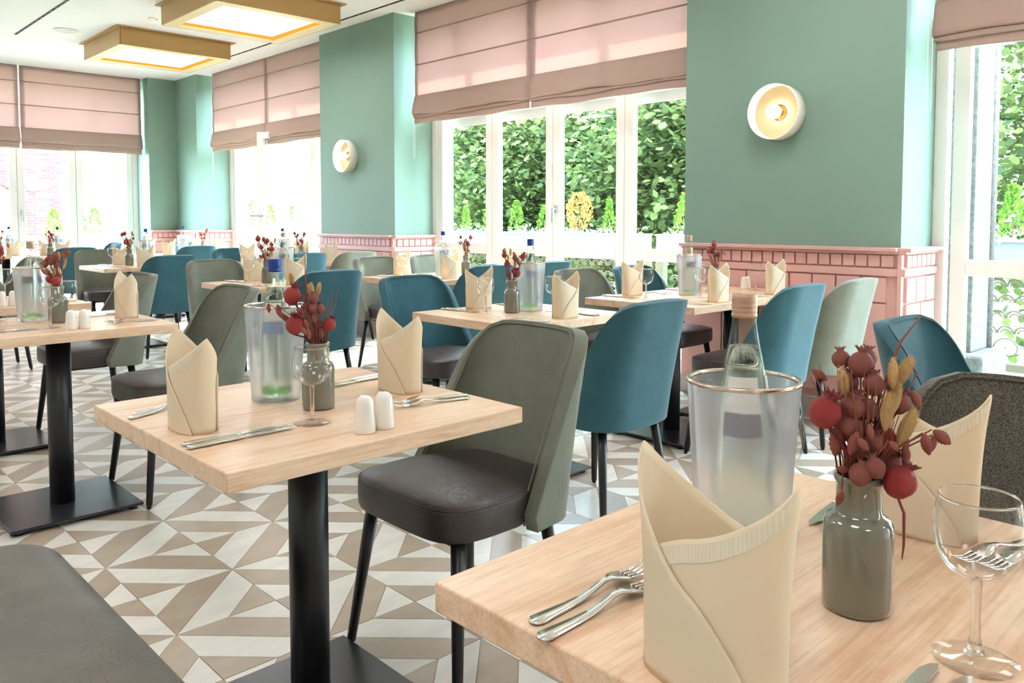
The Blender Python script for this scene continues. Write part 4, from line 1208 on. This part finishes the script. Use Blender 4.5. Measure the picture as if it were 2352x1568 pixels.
def shrub(label, x, y, z, h_, r_, mat, seed, group, n=420, cone=True):
    rnd = random.Random(seed); v, f = [], []
    for _ in range(n):
        q = rnd.random()**.8; a = rnd.uniform(0, 6.28)
        rad = r_*(1.05*(1-q)**.75+.06 if cone else math.sqrt(max(.02, 1-(2*q-1)**2)))*(.55+.45*rnd.random())
        p = Vector((rad*math.cos(a), rad*math.sin(a), .05+q*h_)); l = rnd.uniform(.02, .045)*(h_/.36)
        d = Vector((math.cos(a)*.6, math.sin(a)*.6, rnd.uniform(.4, 1.2))).normalized(); s_ = d.cross(Vector((rnd.uniform(-1, 1), rnd.uniform(-1, 1), .3))).normalized()*l*.28
        b = len(v); v += [p, p+d*l*.5+s_, p+d*l, p+d*l*.5-s_]; f.append((b, b+1, b+2, b+3))
    root = thing('potted_conifer', label, 'shrub', (x, y, z), 0, group)
    obj('foliage', mesh('foliage', v, f, mat), root)
    obj('stem', tube('stem', [(0, 0, -.06), (0, 0, h_*.5)], [.012, .005], BARK, 6), root)
def planter(label, x, y0, y1, z0=.868, group=None):
    root = thing('planter_box', label, 'planter', (x, (y0+y1)/2, z0), 0, group); L = (y1-y0)/2
    obj('box', boxes('planter', [(-.10, .10, -L, L, 0, .015), (-.10, -.088, -L, L, .015, .15), (.088, .10, -L, L, .015, .15), (-.088, .088, -L, -L+.012, .015, .15), (-.088, .088, L-.012, L, .015, .15)], PLANTER, .002), root)
    obj('lip', boxes('lip', [(-.112, -.086, -L-.012, L+.012, .145, .162), (.086, .112, -L-.012, L+.012, .145, .162), (-.086, .086, -L-.012, -L+.012, .145, .162), (-.086, .086, L-.012, L+.012, .145, .162)], PLANTER, .002), root)
    obj('soil', box('soil', (-.088, .088, -L+.012, L-.012, .015, .13), BARK), root)
def flowers(label, x, y0, y1, z, seed, n=500):
    rnd = random.Random(seed); v, f = [], []
    for _ in range(n):
        p = Vector((rnd.gauss(0, .05), rnd.uniform(y0, y1)-y0, abs(rnd.gauss(0, .045)))); l = rnd.uniform(.012, .03)
        d = Vector((rnd.uniform(-1, 1), rnd.uniform(-1, 1), rnd.uniform(.2, 1))).normalized(); s_ = d.orthogonal().normalized()*l
        b = len(v); v += [p-s_, p+d*l, p+s_, p-d*l*.6]; f.append((b, b+1, b+2, b+3))
    o = obj('trailing_flowers', mesh('trailing_flowers', v, f, LEAFW), None, (x, y0, z)); tag(o, label, 'flowers'); o['kind'] = 'stuff'
XP = 6.75
k = 0
for y0, y1, nm in ((-3.2, -.9, 'furthest from the brick building'), (-.8, 2.25, 'outside the stone-column window'), (2.35, 4.9, 'outside the pillar end of the four-pane window'), (5.0, 7.2, 'outside the centre of the four-pane window'), (7.3, 9.6, 'behind the white planter'), (9.7, 12.0, 'behind the lamp pillar'), (12.1, 14.4, 'outside the open casement'), (14.5, 16.8, 'far along the terrace')):
    balustrade('cream scrollwork balustrade panel ' + nm, (XP, y0, 0), 0, y1-y0, y0 < 8)
    planter('white planter box on the rail ' + nm, XP, y0+.05, y1-.05)
    flowers('white trailing flowers in the planter ' + nm, XP, y0+.1, y1-.1, 1.0, 50+k, 620); k += 1
gname = 'small conifers in the rail planters'
yy = -2.9; k = 0
while yy < 16.5:
    ok_ = any(a_+.12 < yy < b_-.12 for a_, b_ in ((-3.2, -.9), (-.8, 2.25), (2.35, 4.9), (5.0, 7.2), (7.3, 9.6), (9.7, 12.0), (12.1, 14.4), (14.5, 16.8))) and all(abs(yy-q_) > .30 for q_ in (5.98, 12.75, 13.75))
    if ok_: shrub('small clipped conifer in a white rail planter', XP, yy, .99, .34+.05*math.sin(k*2.1), .085+.02*math.sin(k*1.3), LEAF2, 200+k, gname)
    yy += .47+.10*math.sin(k*3.3); k += 1
shrub('orange-tinted leafy shrub in the rail planter', XP+.02, 5.98, .99, .42, .14, LEAFO, 900, None, 520, False)
for q, (x, y, r_, nm) in enumerate(((XP, 12.75, .22, 'bushy bright green shrub seen through the open casement, next to the sash edge'), (XP, 13.75, .22, 'bushy bright green shrub seen through the open sash glass'))):
    shrub(nm, x, y, .99, .46, r_, LEAF2, 700+q, None, 900, False)
# shrubs on the far terrace
XS = [1.35, 2.15, 2.62, 3.12, 3.62, 3.98, 4.22, 5.1]
balustrade('white balustrade panel outside the brick-view window, corner half', (5.3, 14.2, 0), PI/2, 2.5, False)
balustrade('white balustrade panel outside the brick-view window, further half', (2.75, 14.2, 0), PI/2, 2.5, False)
for q, x in enumerate(XS):
    shrub('yellow-green conifer on the balustrade outside the brick-view window', x, 14.2, .87, .46+.06*math.sin(q*2.7), .12, LEAF2, 800+q, 'conifers outside the far window')
# stone column outside the right-hand window
r = thing('stone_column', 'weathered pale granite column outside, behind the teal chair standing alone', 'column', (6.02, 1.83, 0))
obj('shaft', boxes('shaft', [(-.17, .17, -.10, .10, .30, 3.6)], STONE, .01), r)
obj('edge_roll', lathe('edge_roll', [(0, .30), (.035, .30), (.035, 3.6), (0, 3.6)], STONE, 14), r, (.19, -.09, 0))
obj('base_block', boxes('base_block', [(-.26, .26, -.20, .20, -.02, .30)], STONE, .02), r)
# outer awning cassette over the four-pane window
r = thing('awning_cassette', 'pale awning cassette hanging outside the top of the four-pane window', 'awning', (5.31, 4.88, 2.27))
obj('cassette', boxes('cassette', [(-.058, .06, -1.62, 1.62, 0, .11)], RENDERW, .02), r)
obj('valance', boxes('valance', [(.02, .028, -1.60, 1.60, -.16, .0)], RENDERW, .002), r)

# trees beyond the terrace
def leaf_shape(p, d, s_, up, l, v, f):
    b = len(v)
    v += [p, p+d*l*.45+s_*l*.42+up*l*.05, p+d*l, p+d*l*.45-s_*l*.42+up*l*.05, p+d*l*.8+s_*l*.30, p+d*l*.8-s_*l*.30]
    f.append((b, b+1, b+4, b+2)); f.append((b, b+2, b+5, b+3))
def tree(label, x, y, zc, rx, rz_, n, seed, trunk=True):
    rnd = random.Random(seed); v, f = [], []
    cl = [Vector((rnd.gauss(0, .5), rnd.gauss(0, .5), rnd.gauss(0, .5))) for _ in range(46)]
    for i_, c in enumerate(cl):
        if c.length > 1: c *= 1/c.length
        cl[i_] = Vector((c.x*rx, c.y*rx, c.z*rz_))
    for _ in range(n):
        c = rnd.choice(cl); p = c+Vector((rnd.gauss(0, .22*rx), rnd.gauss(0, .22*rx), rnd.gauss(0, .16*rz_)))
        e_ = math.sqrt((p.x/rx)**2+(p.y/rx)**2+(p.z/rz_)**2)
        if e_ > 1.15: p *= rnd.uniform(.75, 1.15)/e_
        d = Vector((rnd.uniform(-1, 1), rnd.uniform(-1, 1), rnd.uniform(-.9, .5))).normalized()
        s_ = d.cross(Vector((rnd.uniform(-.4, .4), rnd.uniform(-.4, .4), 1))).normalized(); up = s_.cross(d)
        leaf_shape(p, d, s_, up, rnd.uniform(.06, .14), v, f)
    root = thing('broadleaf_tree', label, 'tree', (x, y, -1.5))
    obj('crown', mesh('crown', v, f, LEAF), root, (0, 0, zc+1.5))
    pts = [(0, 0, 0), (.05, .03, (zc+1.5)*.5), (-.04, .05, zc+1.5), (.02, 0, zc+1.5+rz_*.6)]
    obj('trunk', tube('trunk', pts, [.16, .13, .10, .04], BARK, 10), root)
    for k_ in range(7):
        a = rnd.uniform(0, 6.28); z0 = zc+1.5+rnd.uniform(-.6, .4)*rz_*.8
        e = (math.cos(a)*rx*.8, math.sin(a)*rx*.8, z0+rnd.uniform(.1, .5)*rz_)
        obj('branch', tube('branch', [(0, 0, z0), (e[0]*.5, e[1]*.5, (z0+e[2])/2+.1), e], [.05, .03, .012], BARK, 6), root)
tree('leafy tree behind the pillar edge of the four-pane window', 9.7, 6.6, 1.9, 1.7, 2.3, 24000, 1)
tree('leafy tree filling the middle of the four-pane window', 10.3, 9.4, 1.9, 1.9, 2.4, 27000, 2)
tree('leafy tree behind the panes next to the lamp pillar', 10.9, 12.3, 1.9, 1.9, 2.4, 27000, 3)
tree('leafy tree filling the stone-column window', 9.6, 1.4, 2.4, 2.0, 2.6, 24000, 4)
tree('tall leafy tree behind the others outside the four-pane window', 13.6, 11.2, 2.4, 2.6, 3.0, 15000, 5)
tree('leafy tree beyond the stone-column window, furthest from the brick building', 11.0, -3.6, 2.2, 2.2, 2.6, 9000, 6)

# buildings
r = thing('white_building', 'white rendered house seen through the open casement', 'building', (13.5, 27.5, -1.5))
obj('wall', box('house_wall', (-5.5, 6.0, 0, 8, 0, 10.5), RENDERW), r)
gp = box('far_window', (-.45, .45, -.06, .02, 0, 1.5), SHADEG); fr_ = boxes('far_frame', [(-.5, -.45, -.08, .02, -.05, 1.55), (.45, .5, -.08, .02, -.05, 1.55), (-.45, .45, -.08, .02, 1.5, 1.55), (-.45, .45, -.1, .02, -.06, 0)], RENDERW)
for xx in (-4.4, -2.4, -.4, 1.6, 3.6):
    for zz in (2.2, 4.6, 7.2):
        g_ = obj('window', gp, r, (xx, 0, zz)); obj('window_frame', fr_, g_)
obj('roof', boxes('roof', [(-5.8, 6.3, -.3, 8.3, 10.5, 10.8)], RENDERW), r)
r = thing('brick_building', 'red brick building with a tall white arch seen through the far window', 'building', (3.6, 24.0, -1.5))
def arch_wall(x0, x1, z1, ax, ar, az, d):
    poly = [(x0, 0), (ax-ar, 0), (ax-ar, az)] + [(ax-ar*math.cos(PI*k/20), az+ar*math.sin(PI*k/20)) for k in range(1, 20)] + [(ax+ar, az), (ax+ar, 0), (x1, 0), (x1, z1), (x0, z1)]
    me = prism('arch_wall', poly, 0, d, BRICK); me.transform(Matrix.Rotation(PI/2, 4, 'X')); return me
obj('facade', arch_wall(-.9, 2.75, 10.5, .95, 1.05, 2.6, .5), r, (0, .5, 0))
obj('arch_recess', box('arch_recess', (-.1, 2.0, .55, .65, 0, 4.2), RENDERW), r)
obj('left_bay', box('left_bay', (-3.2, -.95, .15, .6, 0, 10.5), BRICK), r)
obj('roundel', lathe('roundel', [(0, 0), (.16, 0), (.16, .05), (0, .05)], RENDERW, 20), r, (2.05, .0, 3.55), (PI/2, 0, 0))
obj('plinth', box('plinth', (-3.3, 2.85, -.06, .55, 0, .5), RENDERW), r)
